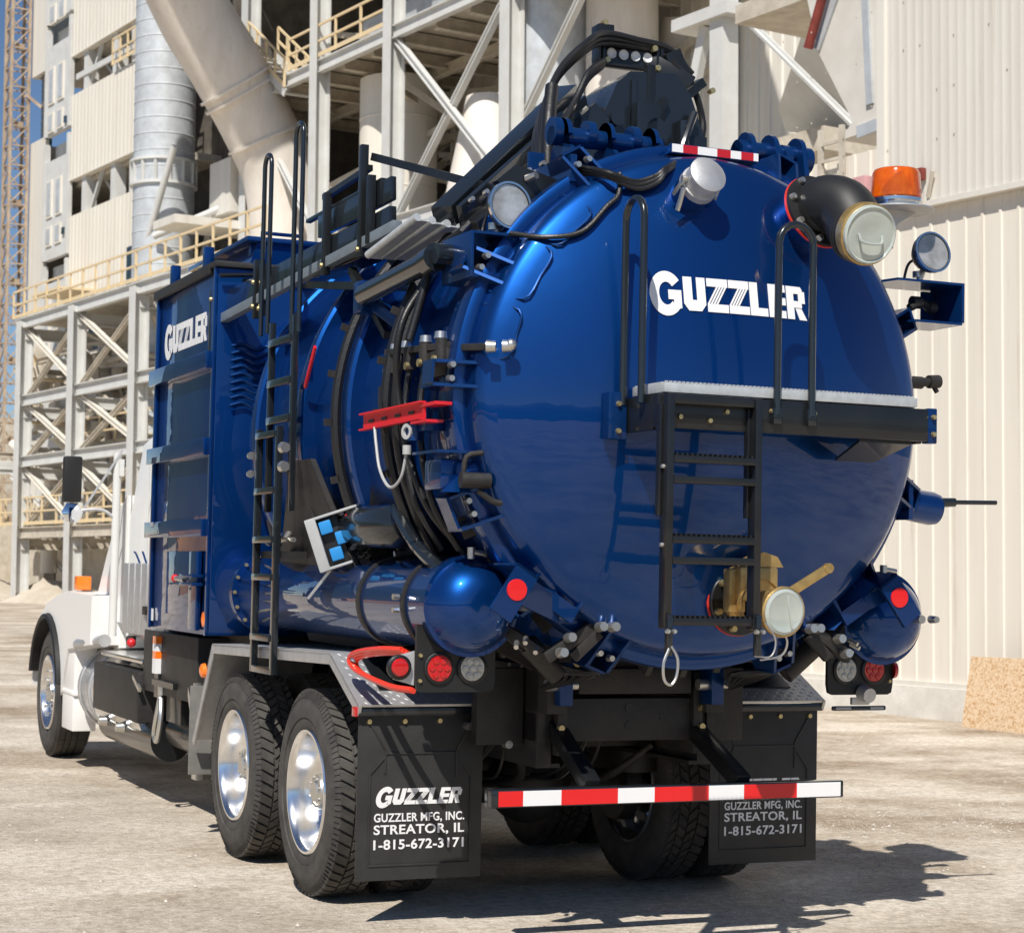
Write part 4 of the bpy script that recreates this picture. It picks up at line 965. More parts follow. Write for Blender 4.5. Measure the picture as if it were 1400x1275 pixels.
for p_ in ((-.80, -1.70, 3.40), (-.72, -1.70, 3.33), (-.92, -1.6, 3.30), (-.5, -1.72, 3.36), (-.46, -1.75, 3.38)): mb.cyl(p_, V(*p_)+V(.02, -.05, .01), .022, .016, 10)
for i in range(8): mb.bolt(V(-.95+.07*i, -1.4, 3.34+.04*i), (0, -1, .2), .014, .03)
mb.build('arm_fitting', 'steel', arm)
# turret
tx0 = V(.47, -.2, 0)
mb = MB(); mb.lathe((.45, -.22, 3.40), (0, 0, 1), [(0, .34), (.35, .34), (.40, .30), (.60, .30), (.60, 0)], 10)
mb.prism([V(.02, -.52, 3.5), V(.09, -.52, 3.92), V(.22, -.52, 4.22), V(.30, -.52, 4.29), V(.57, -.52, 4.31), V(.66, -.52, 4.20), V(.76, -.52, 3.95), V(.80, -.52, 3.5)], (0, .42, 0))
mb.prism([V(.30, -.535, 3.6), V(.30, -.535, 4.24), V(.33, -.535, 4.27), V(.33, -.535, 3.6)], (0, .02, 0)); mb.box((.62, -.56, 3.7), (.74, -.53, 3.98), .006); mb.box((.12, -.56, 3.66), (.26, -.53, 3.86), .006); mb.cyl((.42, -.6, 3.98), (.42, -.52, 3.98), .06, n=16); mb.cyl((.20, -.58, 4.02), (.20, -.52, 4.02), .04, n=16); mb.tube([V(.66, -.56, 4.1), V(.56, -.62, 3.9), V(.5, -.6, 3.7)], .02, 8, 4)
mb.box((.05, -.5, 3.4), (.12, .2, 4.05), .01); mb.box((.86, -.5, 3.4), (.93, .2, 3.9), .01); mb.box((-.13, -.60, 3.55), (.0, -.1, 4.02), .02); mb.box((.30, -.60, 3.6), (.44, -.50, 4.12), .02); mb.cyl((.60, -.55, 3.6), (.60, -.55, 4.05), .035, n=14)
mb.prism([V(-.06, -.6, 3.5), V(-.06, -.6, 3.98), V(.06, -.6, 4.08), V(.14, -.6, 4.0), V(.12, -.6, 3.5)], (0, .3, 0))
tur = mb.build('boom_turret', 'slate', T)
mb = MB(); mb.box((.165, -.40, 4.345), (.555, -.32, 4.36), .004); mb.box((.165, -.40, 4.478), (.555, -.32, 4.494), .004)
for x in (.165, .195, .515, .54): mb.box((x, -.40, 4.36), (x+.016, -.32, 4.478), .002)
mb.box((.21, -.36, 4.36), (.515, -.33, 4.478))
mb.bar((.5, -.36, 4.40), (.70, -.45, 4.28), .05, .09, .006); mb.bar((.42, -.5, 4.34), (.42, -.5, 3.95), .05, .05, .006); mb.bar((.40, -.5, 4.0), (.76, -.45, 4.3), .07, .05, .006); mb.bar((.42, -.52, 4.02), (.50, -.52, 4.16), .06, .04); mb.bar((.60, -.4, 4.46), (.72, -.4, 4.22), .04, .1, .006)
mb.box((.15, -.44, 4.49), (.24, -.34, 4.55), .008)
lbar = mb.build('light_bar', 'black', tur)
mb = MB()
for i in range(4): mb.lathe((.26+.072*i, -.3605, 4.418), (0, -1, 0), [(0, 0), (0, .027), (.008, .029), (.012, .024), (.008, .02), (.004, 0)], 20)
mb.build('led_lens', 'letter', lbar)  # plain white stands in for sunlight reflected by the lenses
mb = MB()
for p_ in ((.22, -.37, 4.465), (.22, -.37, 4.37), (.50, -.37, 4.465), (.50, -.41, 4.35), (.80, -.47, 4.25), (.19, -.4, 4.56)): mb.cyl(p_, V(*p_)+V(0, -.04, 0), .016, n=8)
mb.build('bolt', 'goldbolt', lbar)
mb = MB()
for k in range(3):
    d_ = V(.0, -.02*k, .022*k); mb.tube([V(-.56, -1.30, 3.45)+d_, V(-.48, -1.05, 3.70)+d_*1.5, V(-.30, -.72, 3.95)+d_, V(-.16, -.6, 4.18)+d_, V(.0, -.56, 4.34)+d_, V(.16, -.44, 4.44)+d_, V(.40, -.38, 4.47)+d_*.6, V(.60, -.38, 4.46)+d_*.3, V(.74, -.38, 4.36)], .018, 8)
    mb.tube([V(.60, -.4, 4.38)+d_*.5, V(.70, -.45, 4.28), V(.76, -.46, 4.12), V(.76, -.45, 3.98)+d_*.4, V(.72, -.4, 3.80)], .018, 8)
    mb.tube([V(.14, -.5, 4.30)+d_*.6, V(.0, -.6, 4.18)+d_, V(-.12, -.68, 3.99)+d_, V(-.26, -.82, 3.84)+d_*.7, V(-.36, -.9, 3.86)+d_, V(-.34, -.88, 3.98)], .016, 8)
mb.tube([V(-.52, -1.30, 3.46), V(-.5, -1.25, 3.75), V(-.44, -1.15, 3.98)], .034, 10)
mb.build('boom_hose', 'hose', tur)
mb = MB()
for i in range(7): mb.cyl(V(-.62+.05*i, -1.55, 3.43+.02*(i % 3)), V(-.60+.05*i, -1.60, 3.46+.02*(i % 3)), .016, n=8)
for p_ in ((-.25, -.7, 3.72), (-.05, -.65, 4.0)): mb.cyl(p_, V(*p_)+V(.03, -.02, .03), .012, n=8)
mb.build('hose_fitting', 'steel', tur)
# ---- filter house (tall blue box behind the cab)
X, Y0, Y1, Z0, Z1 = 1.245, 1.90, 3.42, 1.235, 3.46
mb = MB(); mb.box((-X, Y0, Z0), (X, Y1, Z1), .008)
hop = mb.build('filter_house', 'blue', T)
mb = MB()
for s in (-1, 1):
    for z in (2.90, 2.375, 1.885):
        a, b = sorted((X*s, (X+.055)*s)); mb.box((a+.001*s, Y0+.03, z-.055), (b, Y1+.02, z+.05), .006)
    a, b = sorted((X*s, (X+.02)*s))
    mb.box((a+.001*s, Y0+.001, Z0), (b, Y0+.035, Z1), .003); mb.box((a+.001*s, Y1-.04, Z0), (b, Y1, Z1), .003)
mb.build('stiffening_rib', 'blue', hop)
mb = MB(); mb.box((-X-.03, Y0-.03, Z1), (X+.03, Y1+.03, Z1+.035), .006); mb.box((-X-.035, Y0+.1, Z1-.03), (-X-.005, Y1+.035, Z1+.03), .004)
mb.build('roof_gutter', 'chassis', hop)
mb = MB(); mb.prism([V(-1.05, Y0, Z1+.035), V(1.05, Y0, Z1+.035), V(1.0, Y0, Z1+.19), V(-1.0, Y0, Z1+.19)], (0, 1.3, 0)); mb.box((-1.08, Y0-.03, Z1+.17), (1.08, Y1-.1, Z1+.20), .004)
for x, y, h in ((-1.22, 2.25, .17), (-1.22, 3.1, .17), (-1.0, 2.0, .17)): mb.box((x-.03, y-.03, Z1), (x+.03, y+.03, Z1+h), .006)
mb.tube([V(-.95, Y0+.1, Z1+.2), V(-.95, Y0+.12, Z1+.25), V(-.7, Y0+.12, Z1+.25), V(-.7, Y0+.1, Z1+.2)], .012, 8, 0)
mb.build('filter_lid', 'blue', hop)
mb = MB()
for x in (-1.10, -.72): mb.bar((x, Y0-.02, 3.38), (x+.36, Y0-.02, 3.42), .03, .03)
mb.cyl((-1.25, Y0-.05, 3.40), (-.9, Y0-.05, 3.43), .014, n=8)
mb.build('lid_latch', 'black', hop)
mb = MB()                                # wavy dark reflections on the rear wall, built as thin painted tubes
for i in range(9): mb.tube([V(-1.16, Y0-.03, 2.98-.045*i), V(-1.08, Y0-.03, 3.0-.045*i), V(-1.0, Y0-.03, 2.97-.045*i), V(-.92, Y0-.03, 3.0-.045*i)], .010, 6, 4)
mb.build('wavy_reflection', 'blueflat', hop)
def side_logo(a, t): return V(-X-.004, 3.22-a*1.10, 3.035+t*.18)
logo('word_mark', 'letter', hop, side_logo, -.002)
mb = MB(); mb.box((-X-.012, 2.15, 1.34), (-X-.001, 2.95, 1.74), .004); mb.box((-X-.045, 2.05, 1.26), (-X-.012, 2.24, 1.74), .008)
acc = mb.build('access_door', 'blue', hop)
mb = MB(); mb.box((-X-.09, 1.98, 1.53), (-X-.02, 2.30, 1.55), .004); mb.box((-X-.09, 1.98, 1.58), (-X-.02, 2.30, 1.60), .004); mb.build('door_hasp', 'blueflat', acc)
mb = MB(); mb.cyl((-X-.05, 2.32, 1.565), (-X-.05, 2.55, 1.57), .016, n=10); mb.build('door_handle', 'steel', acc)
mb = MB(); mb.sphere((-X-.05, 2.56, 1.57), .026, 10); mb.build('handle_knob', 'red', acc)
MB().lathe((-X-.001, 1.955, 1.33), (-1, 0, 0), [(0, .05), (.02, .045), (.03, 0)], 20).build('side_marker', 'orange', hop)
mb = MB(); mb.box((-X-.004, 3.33, 1.28), (-X-.001, 3.40, 1.36)); mb.build('decal', 'letter', hop)
mb = MB(); mb.box((-.95, 1.95, 1.0), (.95, 4.0, 1.234), .01); mb.box((-1.15, 2.5, .78), (-.5, 4.0, 1.2), .01); mb.build('under_frame', 'chassis', T)

# ---- cab
mb = MB()
def loft(secs, closed=True):
    prev = None; m = MB()
    for s in secs:
        cur = [m.bm.verts.new(p) for p in s]
        if prev: m.bridge(prev, cur)
        else: m.face(cur[::-1])
        prev = cur
    m.face(prev); return m
def sec(y, hw, z0, z1, rt=.12, top=None):
    tw = top or hw-.10
    return [V(-hw, y, z0), V(hw, y, z0), V(hw, y, z1-.7*(z1-z0)*.6), V(tw+.02, y, z1-rt), V(tw-.10, y, z1), V(-tw+.10, y, z1), V(-tw-.02, y, z1-rt), V(-hw, y, z1-.7*(z1-z0)*.6)]
cab = loft([sec(3.75, .98, 1.15, 2.62), sec(3.85, 1.0, 1.12, 2.68), sec(5.2, 1.0, 1.1, 2.68), sec(5.36, .98, 1.1, 2.60, .2), sec(5.42, .94, 1.1, 2.50, .2)])
cab = cab.build('cab', 'white', T, ang=30)
mb = MB()
for s in (-1, 1): mb.prism([V(1.0*s, 5.35, 1.2), V(1.0*s, 5.35, 2.18), V(1.0*s, 5.62, 2.08), V(1.0*s, 6.05, 1.72), V(1.0*s, 6.35, 1.42), V(1.0*s, 6.35, 1.2)], (-.3*s, 0, 0))
mb.prism([V(-.7, 5.35, 1.2), V(-.7, 5.35, 2.18), V(-.7, 5.62, 2.08), V(-.7, 6.05, 1.86), V(-.7, 6.05, 1.2)], (1.4, 0, 0))
mb.build('cowl', 'white', cab, ang=30)
mb = MB(); mb.prism([V(-.9, 5.43, 2.2), V(.9, 5.43, 2.2), V(.85, 5.43, 2.5), V(-.85, 5.43, 2.5)], (0, .01, 0)); mb.build('windscreen', 'window', cab)
mb = MB(); mb.box((-1.003, 4.60, 1.3), (-1.0005, 4.62, 2.5)); mb.box((-1.003, 5.30, 1.3), (-1.0005, 5.312, 2.5)); mb.build('door_seam', 'greysteel', cab)
mb = MB(); mb.tube([V(-1.09, 5.33, 1.1), V(-1.09, 5.33, 2.5)], .032, 10, 0); mb.tube([V(-1.07, 3.95, 1.1), V(-1.08, 3.95, 2.4)], .016, 8, 0); mb.box((-1.085, 5.27, 2.32), (-1.05, 5.30, 2.45)); mb.build('grab_rail', 'greysteel', cab)
hood = loft([sec(5.6, .98, 1.0, 1.90, .1, .80), sec(6.2, .90, .9, 1.83, .1, .72), sec(7.2, .80, .8, 1.70, .1, .66), sec(8.1, .72, .75, 1.55, .12, .60), sec(8.4, .66, .75, 1.42, .12, .52)])
hood = hood.build('hood', 'white', T, ang=40)
for s in (-1, 1):                        # front fender
    mb = MB(); prof = []
    for a in range(-5, 181, 12):
        prof.append((7.43-.70*math.cos(R(a)), .58+.67*math.sin(R(a))))
    q = [V(-1.25 if s < 0 else .78, y, z) for y, z in prof]
    outer = [V(0, y, z) for y, z in prof]
    pts = [(6.5, .95), (5.62, 1.02), (5.60, 1.40), (6.6, 1.42), (7.0, 1.38), (7.5, 1.30), (7.85, 1.17), (8.04, .98), (8.12, .72), (8.12, .60)]
    arch = [(7.43+.68*math.cos(R(a)), .56+.66*math.sin(R(a))) for a in range(0, 181, 12)]
    polyg = pts+arch
    n = len(polyg)
    mb.prism([V(1.20*s, y, z) for y, z in polyg], (-.42*s, 0, 0))
    fe = mb.build('front_fender', 'white', hood, ang=25)
    mb = MB(); prev = None
    for a in range(12, 176, 4):
        y, z = 7.43+.655*math.cos(R(a)), .56+.64*math.sin(R(a))
        cur = [mb.bm.verts.new(V(xx*s, y+dy*math.cos(R(a)), z+dy*math.sin(R(a)))) for xx, dy in ((1.19, .012), (1.235, .01), (1.245, -.015), (1.23, -.03), (.80, -.03))]
        if prev:
            for k in range(4): mb.face([prev[k], prev[k+1], cur[k+1], cur[k]])
        prev = cur
    mb.build('fender_flare', 'plastic', hood, ang=40)
    mb = MB(); mb.box((1.10*s-.06, 6.42, 1.43), (1.10*s+.06, 6.56, 1.545), .015); mb.build('turn_signal', 'orange', hood)
mb = MB(); mb.box((-1.19, 6.27, .30), (-1.0, 6.72, .62), .01); mb.box((-1.18, 6.30, .60), (-1.0, 6.72, 1.0), .01); mb.box((-1.195, 6.25, .585), (-1.0, 6.74, .61), .006); mb.build('step_panel', 'white', cab)
mb = MB()
mb.cyl((-1.18, 6.15, 1.0), (-1.12, 5.45, 1.06), .05, n=12); mb.build('air_intake_pipe', 'alu', cab)
# mirrors
mb = MB(); mb.box((-1.50, 5.30, 2.11), (-1.36, 5.38, 2.46), .02); mir = mb.build('side_mirror', 'plastic', cab)
mb = MB(); mb.lathe((-1.43, 5.34, 2.03), (.15, -1, .1), [(0, .06), (.02, .085), (.03, .085), (.045, .06), (.05, 0)], 6); mb.build('round_mirror', 'mirror', mir)
mb = MB(); mb.tube([V(-1.38, 5.34, 2.05), V(-1.2, 5.33, 2.06), V(-1.08, 5.33, 1.98)], .014, 8, 4); mb.bar((-1.34, 5.34, 2.06), (-1.06, 5.30, 2.52), .018, .018); mb.build('mirror_arm', 'alu', mir)
# fuel tank, battery box, steps, exhaust shield
mb = MB(); mb.lathe((-.84, 6.25, .66), (0, -1, 0), [(0, 0), (0, .27), (.02, .31), (.05, .325), (1.25, .325), (1.28, .31), (1.30, .27), (1.30, 0)], 48); ft = mb.build('fuel_tank', 'chrome', T)
mb = MB()
for y in (6.16, 5.78): mb.lathe((-.84, y, .66), (0, -1, 0), [(0, .326), (0, .34), (.06, .34), (.06, .326)], 48)
mb.build('tank_strap', 'alu', ft)
mb = MB()
mb.lathe((-.84, 5.62, .64), (0, -1, 0), [(0, 0), (0, .33), (1.55, .33), (1.55, 0)], 40); mb.box((-1.14, 4.1, .95), (-.6, 5.5, .985), .012); mb.build('step_tread', 'chrome', T)
mb = MB(); mb.box((-1.18, 4.02, .54), (-.5, 5.55, .90), .02); mb.box((-.95, 2.4, .55), (-.5, 4.0, .95), .02); bb = mb.build('battery_box', 'chassis', T)
mb = MB(); mb.cyl((-1.0, 5.50, .44), (-1.0, 3.75, .44), .14, n=32); mb.cyl((-1.0, 5.50, .44), (-1.0, 5.58, .44), .13, .09, 24); mb.cyl((-.96, 3.6, .52), (-.96, 2.55, .52), .115, n=28); mb.box((-1.1, 3.1, .60), (-.7, 3.5, .80), .01); mb.build('air_reservoir', 'black', T)
mb = MB()
for y in (5.2, 4.6): mb.cyl((-1.14, y, .47), (-1.20, y, .47), .04, .03, 14)
mb.tube([V(-1.16, 3.42, .78), V(-1.18, 3.45, .6), V(-1.17, 3.52, .5), V(-1.18, 3.40, .48), V(-1.17, 3.36, .62), V(-1.16, 3.40, .76)], .018, 8)
mb.cyl((-1.15, 3.42, .78), (-1.15, 3.42, .88), .03, n=10); mb.bar((-1.12, 2.90, 1.02), (-1.15, 2.55, .68), .03, .04); mb.box((-1.18, 2.42, .62), (-1.14, 2.48, .92), .005); mb.box((-1.17, 2.40, .32), (-1.12, 2.50, .44), .004); mb.bar((-1.17, 4.2, .86), (-1.18, 3.95, .78), .02, .03); mb.build('chassis_fitting', 'steel', T)
mb = MB(); mb.box((-1.19, 3.47, .92), (-1.15, 3.56, 1.02)); mb.box((-1.19, 3.47, 1.07), (-1.15, 3.56, 1.12)); k1 = mb.build('warning_band', 'letter', T)
mb = MB(); mb.box((-1.19, 3.47, 1.02), (-1.15, 3.56, 1.07)); mb.box((-1.19, 3.47, 1.12), (-1.15, 3.56, 1.17)); mb.build('warning_band', 'orange', T)
mb = MB(); mb.box((-1.17, 3.46, .76), (-1.15, 3.57, .92)); mb.box((-1.18, 3.0, .84), (-1.0, 3.6, .88)); mb.build('band_bracket', 'black', T)
mb = MB()
for i in range(5): mb.box((-1.14, 4.62-.2*i, 1.15), (-1.10, 4.72-.2*i+.06, 1.66), .012)
mb.box((-1.10, 3.5, 1.12), (-.7, 4.74, 1.64), .01); mb.box((-1.12, 3.45, .98), (-1.0, 3.9, 1.16), .01); mb.build('exhaust_shield', 'alu', T)
mb = MB(); mb.box((-1.16, 3.95, 1.30), (-1.12, 4.05, 1.36), .006); mb.cyl((-1.10, 4.5, 1.10), (-1.16, 4.5, 1.10), .035, n=12); mb.build('coupling_holder', 'plastic', T)
mb = MB(); mb.sphere((-1.16, 4.35, 1.09), .034, 10); mb.build('air_coupling', 'red', T)
mb = MB(); mb.tube([V(-1.1, 4.35, 1.62), V(-1.12, 4.45, 1.72), V(-1.12, 4.52, 1.74)], .008, 6, 3); mb.tube([V(-1.1, 4.15, 1.62), V(-1.12, 4.22, 1.72), V(-1.12, 4.25, 1.74)], .008, 6, 3); mb.build('coiled_line', 'blueflat', T)
# ================================================================== THE PLACE (plant frame: p to the right of the works face, q away along it)
RZ = R(9.5); PV = V(math.cos(RZ), math.sin(RZ), 0); PU = V(-math.sin(RZ), math.cos(RZ), 0); PO = V(CAM.x, CAM.y, 0)
def P(p, q, z=0.): return PO+PV*p+PU*q+V(0, 0, z)
def pt(name, label, cat, p, q, z=0., group=None): 
    t = thing(name, label, cat, P(p, q, z), RZ, group); t['_o'] = (p, q, z); return t
def pp(mb, name, m, t, label=None, ang=38):
    r = t if '_o' in t.keys() else t.parent
    return mb.build(name, m, t, shift=tuple(r['_o']), label=label, ang=ang)

# ---- ground, gravel, hills behind the photographer
me = bpy.data.meshes.new('ground'); bm = bmesh.new()
gx = [-900, -300, -120, -60, -30]+[-20+1.0*i for i in range(0, 61)]+[60, 120, 300, 900]
gy = [-900, -300, -120, -60, -30]+[-18+1.0*i for i in range(0, 61)]+[60, 90, 150, 300, 900]
from mathutils import noise as mnoise
def gz(x, y):
    k = max(0, 1-max(abs(x), abs(y-12))/40)
    near = min(1, max(0, (abs(x)-1.6)/2)) if -3 < y < 9 else 1
    return (mnoise.noise(V(x*.22, y*.22, 0))*.035*near*k) if k > 0 else 0
gv = [[bm.verts.new((x, y, gz(x, y)-.006)) for x in gx] for y in gy]
for j in range(len(gy)-1):
    for i in range(len(gx)-1): bm.faces.new((gv[j][i], gv[j][i+1], gv[j+1][i+1], gv[j+1][i]))
bm.to_mesh(me); bm.free(); me.polygons.foreach_set('use_smooth', [True]*len(me.polygons)); me.materials.append(M['ground'])
go = bpy.data.objects.new('ground', me); COL.objects.link(go); go.matrix_world = TM; struct(go)
mb = MB(); random.seed(3)                # loose stones
for i in range(9000):
    d = 2.4+random.random()**1.4*26; a = YAW+random.uniform(-.34, .36)
    x, y = CAM.x+d*math.sin(a), CAM.y+d*math.cos(a)
    if i % 3 == 0: x, y = random.uniform(1.9, 7), random.gauss(1.4, .9)
    if -1.35 < x < 1.35 and -.2 < y < 8: continue
    r = random.choice((.004, .005, .006, .007, .009, .016 if random.random() < .2 else .006))
    c = V(x, y, gz(x, y)-.004+r*.25)
    n = 5; top = mb.bm.verts.new(c+V(random.uniform(-.3, .3)*r, random.uniform(-.3, .3)*r, r*random.uniform(.35, .6)))
    ph = random.random()*6; ring = [mb.bm.verts.new(c+V(r*random.uniform(.7, 1.2)*math.cos(ph+2*math.pi*k/n), r*random.uniform(.7, 1.2)*math.sin(ph+2*math.pi*k/n), -r*.3)) for k in range(n)]
    for k in range(n): mb.face([ring[k], ring[(k+1) % n], top])
M['stone'] = mat('loose_stone', (.62, .57, .50), .95, col2=(.42, .37, .31), nscale=1.3)
st_ = mb.build('gravel', 'stone', ang=10); st_.matrix_world = TM; st_['kind'] = 'stuff'
M['bank'] = mat('rust_brown_earth', (.50, .235, .07), .9, col2=(.26, .13, .055), nscale=.15)
M['wood'] = mat('wooded_hill', (.022, .056, .052), .9, col2=(.012, .034, .038), nscale=.09)
def ridge(name, dist, a0, a1, hfun, thick, m):
    mb = MB(); prev = None; N = 220
    for i in range(N+1):
        a = a0+(a1-a0)*i/N; dv = V(math.sin(a), math.cos(a), 0); dd = dist*(1+.05*math.sin(a*5)); h = hfun(a)
        b = V(CAM.x, CAM.y, 0)+dv*dd
        cur = [mb.bm.verts.new(b+V(0, 0, -6)), mb.bm.verts.new(b+dv*thick*.05+V(0, 0, h*.45)), mb.bm.verts.new(b+dv*thick*.2+V(0, 0, h*.85)), mb.bm.verts.new(b+dv*thick*.45+V(0, 0, h)), mb.bm.verts.new(b+dv*thick+V(0, 0, -6))]
        if prev:
            for k in range(4): mb.face([prev[k], prev[k+1], cur[k+1], cur[k]])
        prev = cur
    return struct(mb.build(name, m, ang=180))
hn = lambda a, f, s: mnoise.noise(V(a*f, s, 0))
ridge('embankment', 48, R(-6), R(-150), lambda a: 2.1+.4*hn(a, 9, 1), 12, 'bank')
ridge('hills', 120, R(-5), R(-300), lambda a: (30 if a > R(-45) else max(9, 30-21*(R(-45)-a)/R(25)))+3*hn(a, 7, 3)+2.0*hn(a, 40, 5)+1.2*hn(a, 110, 2), 60, 'wood')

# ---- cream steel shed along the right
SP = 17.0
sh = pt('steel_shed', 'cream ribbed steel shed wall standing right of the truck', 'shed', SP, 17)
def ribbed(p, q0, q1, z0, z1, pitch, depth, rw, thick=.12):
    mb = MB(); prev = None; q = q0; pts = []
    while q < q1:
        pts += [(p, q), (p, q+pitch-2*rw), (p-depth, q+pitch-1.6*rw), (p-depth, q+pitch-.4*rw)]
        q += pitch
    pts.append((p, q))
    for (a, b) in pts:
        cur = (mb.bm.verts.new((a, b, z0)), mb.bm.verts.new((a, b, z1)))
        if prev: mb.face([prev[0], cur[0], cur[1], prev[1]])
        prev = cur
    mb.box((p+.02, q0, z0), (p+thick, q, z1)); return mb
pp(ribbed(SP, 6, 17.75, .36, 6.1, .28, .016, .03), 'lower_siding', 'cream', sh, ang=20)
pp(ribbed(SP+.05, 17.75, 31, .36, 7.0, .28, .026, .03), 'rear_siding', 'cream', sh, ang=20)
pp(ribbed(SP-.10, 6, 17.6, 6.14, 15, .14, .0022, .02), 'upper_siding', 'creamup', sh, ang=20)
mb = MB(); mb.box((SP-.13, 6, 6.09), (SP-.02, 17.66, 6.16)); mb.box((SP-.14, 17.55, 6.1), (SP+.0, 17.68, 15)); mb.box((SP-.05, 6, .30), (SP+.1, 31, .37)); pp(mb, 'flashing', 'creamup', sh)
mb = MB(); mb.box((SP-.08, 6, -1.5), (SP+.5, 31, .31), .01); pp(mb, 'concrete_base', 'concrete', sh)
mb = MB()
for k in range(42):
    q = 8+.28*k
    for z in (6.9, 7.5, 8.1, 8.7, 9.4):
        if random.random() < .5: mb.cyl((SP-.105, q+.0, z), (SP-.113, q, z), .011, n=6)
pp(mb, 'screw_head', 'dusty', sh)
mb = MB(); mb.box((SP-.2, 16.85, 6.42), (SP-.12, 17.0, 6.56)); rl = pp(mb, 'wall_lamp', 'rust', sh)
mb = MB(); mb.bar((SP-.16, 16.7, 6.5), (SP-.12, 16.82, 6.2), .04); pp(mb, 'lamp_arm', 'dusty', rl)
mb = MB(); mb.box((SP-.06, 18.40, 6.2), (SP-.0, 18.46, 7.4)); mb.box((SP-.06, 18.80, 6.2), (SP-.0, 18.86, 7.4))
for k in range(5): mb.box((SP-.05, 18.4, 6.3+.22*k), (SP-.02, 18.86, 6.34+.22*k))
pp(mb, 'wall_ladder', 'dusty', sh)
mb = MB(); mb.box((SP-.25, 17.78, 6.15), (SP-.04, 18.0, 6.62), .02); M['pink'] = mat('faded_pink_sign', (.55, .30, .30), .6); pp(mb, 'faded_sign', 'pink', sh)
ob = MB(); a0, a1 = P(15.98, 15.80, -.1), P(15.98, 13.2, -.1)
ob.prism([P(16.42, 15.87, -.10), P(16.42, 13.5, -.14), P(16.62, 13.5, .74), P(16.62, 15.90, .72)], PV*.018)
ob = tag(ob.build('strand_board', 'osb'), 'sheet of strand board leaning on the foot of the cream wall', 'board')

# ---- hopper above the shed and the sheds behind
hp = pt('steel_hopper', 'pale sheeted hopper with sloping edge above the shed behind the beacon', 'hopper', 24, 25)
mb = MB(); mb.prism([V(24, 27.0, 12.3), V(24, 26.67, 11.2), V(24, 25.78, 9.79), V(24, 26.1, 9.5), V(24, 24.2, 9.6), V(24, 24.2, 14.5), V(24, 27.2, 14.5)], (5, 0, 0)); pp(mb, 'hopper_shell', 'smoothcream', hp)
mb = MB(); mb.bar((23.97, 25.62, 9.55), (23.97, 24.2, 9.68), .06, .22); mb.bar((23.97, 25.3, 10.0), (23.97, 25.55, 14), .05, .16); mb.bar((23.97, 26.7, 11.3), (23.97, 25.6, 13.2), .05, .16); mb.bar((23.97, 24.3, 12.2), (23.97, 25.3, 13.4), .05, .12); pp(mb, 'edge_strip', 'silver', hp)
mb = MB(); mb.cyl((23.8, 26.75, 11.3), (23.8, 25.9, 13.2), .09, n=12); pp(mb, 'red_pipe', 'rust', hp)
bs = pt('back_shed', 'shaded grey ribbed shed behind the thick pale column', 'shed', 34, 40)
pp(ribbed(35, 22, 58, 0, 26, .5, .05, .08), 'rear_wall', 'creamup', bs, ang=20)
mb = MB(); mb.prism([V(35, 48, 24), V(35, 44.4, 24), V(32.3, 40.0, 24), V(30.99, 37.9, 24), V(29.2, 35.0, 24), V(28, 33.1, 24), V(28, 48, 24)], (0, 0, .4)); mb.box((26.4, 29.7, 13.4), (28.4, 32.0, 13.8)); mb.box((32.9, 36.4, 12.3), (35, 41.5, 12.9)); pp(mb, 'canopy_and_shade_slab', 'dusty', bs)  # the high slab is unseen, added so its slanting edge shades the rear wall
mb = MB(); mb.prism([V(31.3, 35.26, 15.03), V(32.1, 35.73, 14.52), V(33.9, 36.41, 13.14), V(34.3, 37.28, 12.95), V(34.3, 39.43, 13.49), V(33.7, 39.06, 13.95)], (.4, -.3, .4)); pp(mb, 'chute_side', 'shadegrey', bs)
mb = MB(); ibeam_ = [((30, 36.3, 15.3), (30, 32.2, 11.7)), ((30, 36.1, 15.1), (30, 32.0, 11.5))]
for a, b in ibeam_: mb.bar(a, b, .12, .04)
mb.bar((30.1, 36.2, 15.2), (30.1, 32.1, 11.6), .04, .18); pp(mb, 'brace', 'greysteel', bs)
mb = MB(); mb.box((34.7, 42.2, 12), (34.9, 42.5, 20)); mb.bar((34.6, 46, 15.5), (34.6, 42.5, 16.2), .2, .2); mb.bar((34.6, 46, 16.6), (34.6, 42.5, 17.3), .2, .2); pp(mb, 'girt', 'dusty', bs)
mb = MB(); mb.box((29.75, 36.55, 0), (30.25, 37.05, 26)); mb.box((29.6, 36.2, 15.2), (30.4, 38.4, 15.5)); mb.bar((30, 37.5, 15.2), (30, 38.5, 12.2), .2, .3); pp(mb, 'column', 'greysteel', bs)

def silo(name, label, p, q, r, z0, z1, m, rings=(), prof=None, group=None, cat='silo'):
    t = pt(name, label, cat, p, q, max(z0, 0), group)
    mb = MB(); mb.lathe((p, q, z0), (0, 0, 1), prof or [(0, r), (z1-z0, r), (z1-z0, 0)], 48); pp(mb, 'shell', m, t)
    mb = MB(); zz = z0+1.
    for z in rings: mb.lathe((p, q, z), (0, 0, 1), [(0, r), (0, r+.12), (.1, r+.12), (.1, r)], 48)
    if rings: pp(mb, 'flange', 'greysteel', t)
    mb = MB(); k = 0
    while zz < z1-.5 and not prof: mb.lathe((p, q, zz), (0, 0, 1), [(0, r), (.02, r+.018), (.05, r+.018), (.07, r)], 48); zz += .62 if m == 'silver' else 2.4
    if not prof: pp(mb, 'seam', m, t)
    return t
t = silo('round_duct', 'tall upright silver duct with banded seams at the left', 28.85, 69, 1.16, -1, 32, 'silver', (16.1, 17.0))
mb = MB()
for k in range(14): a = 2*math.pi*k/14; mb.box((28.85+1.2*math.cos(a)-.05, 69+1.2*math.sin(a)-.05, 16.2), (28.85+1.2*math.cos(a)+.05, 69+1.2*math.sin(a)+.05, 17.0))
pp(mb, 'flange_rib', 'greysteel', t)
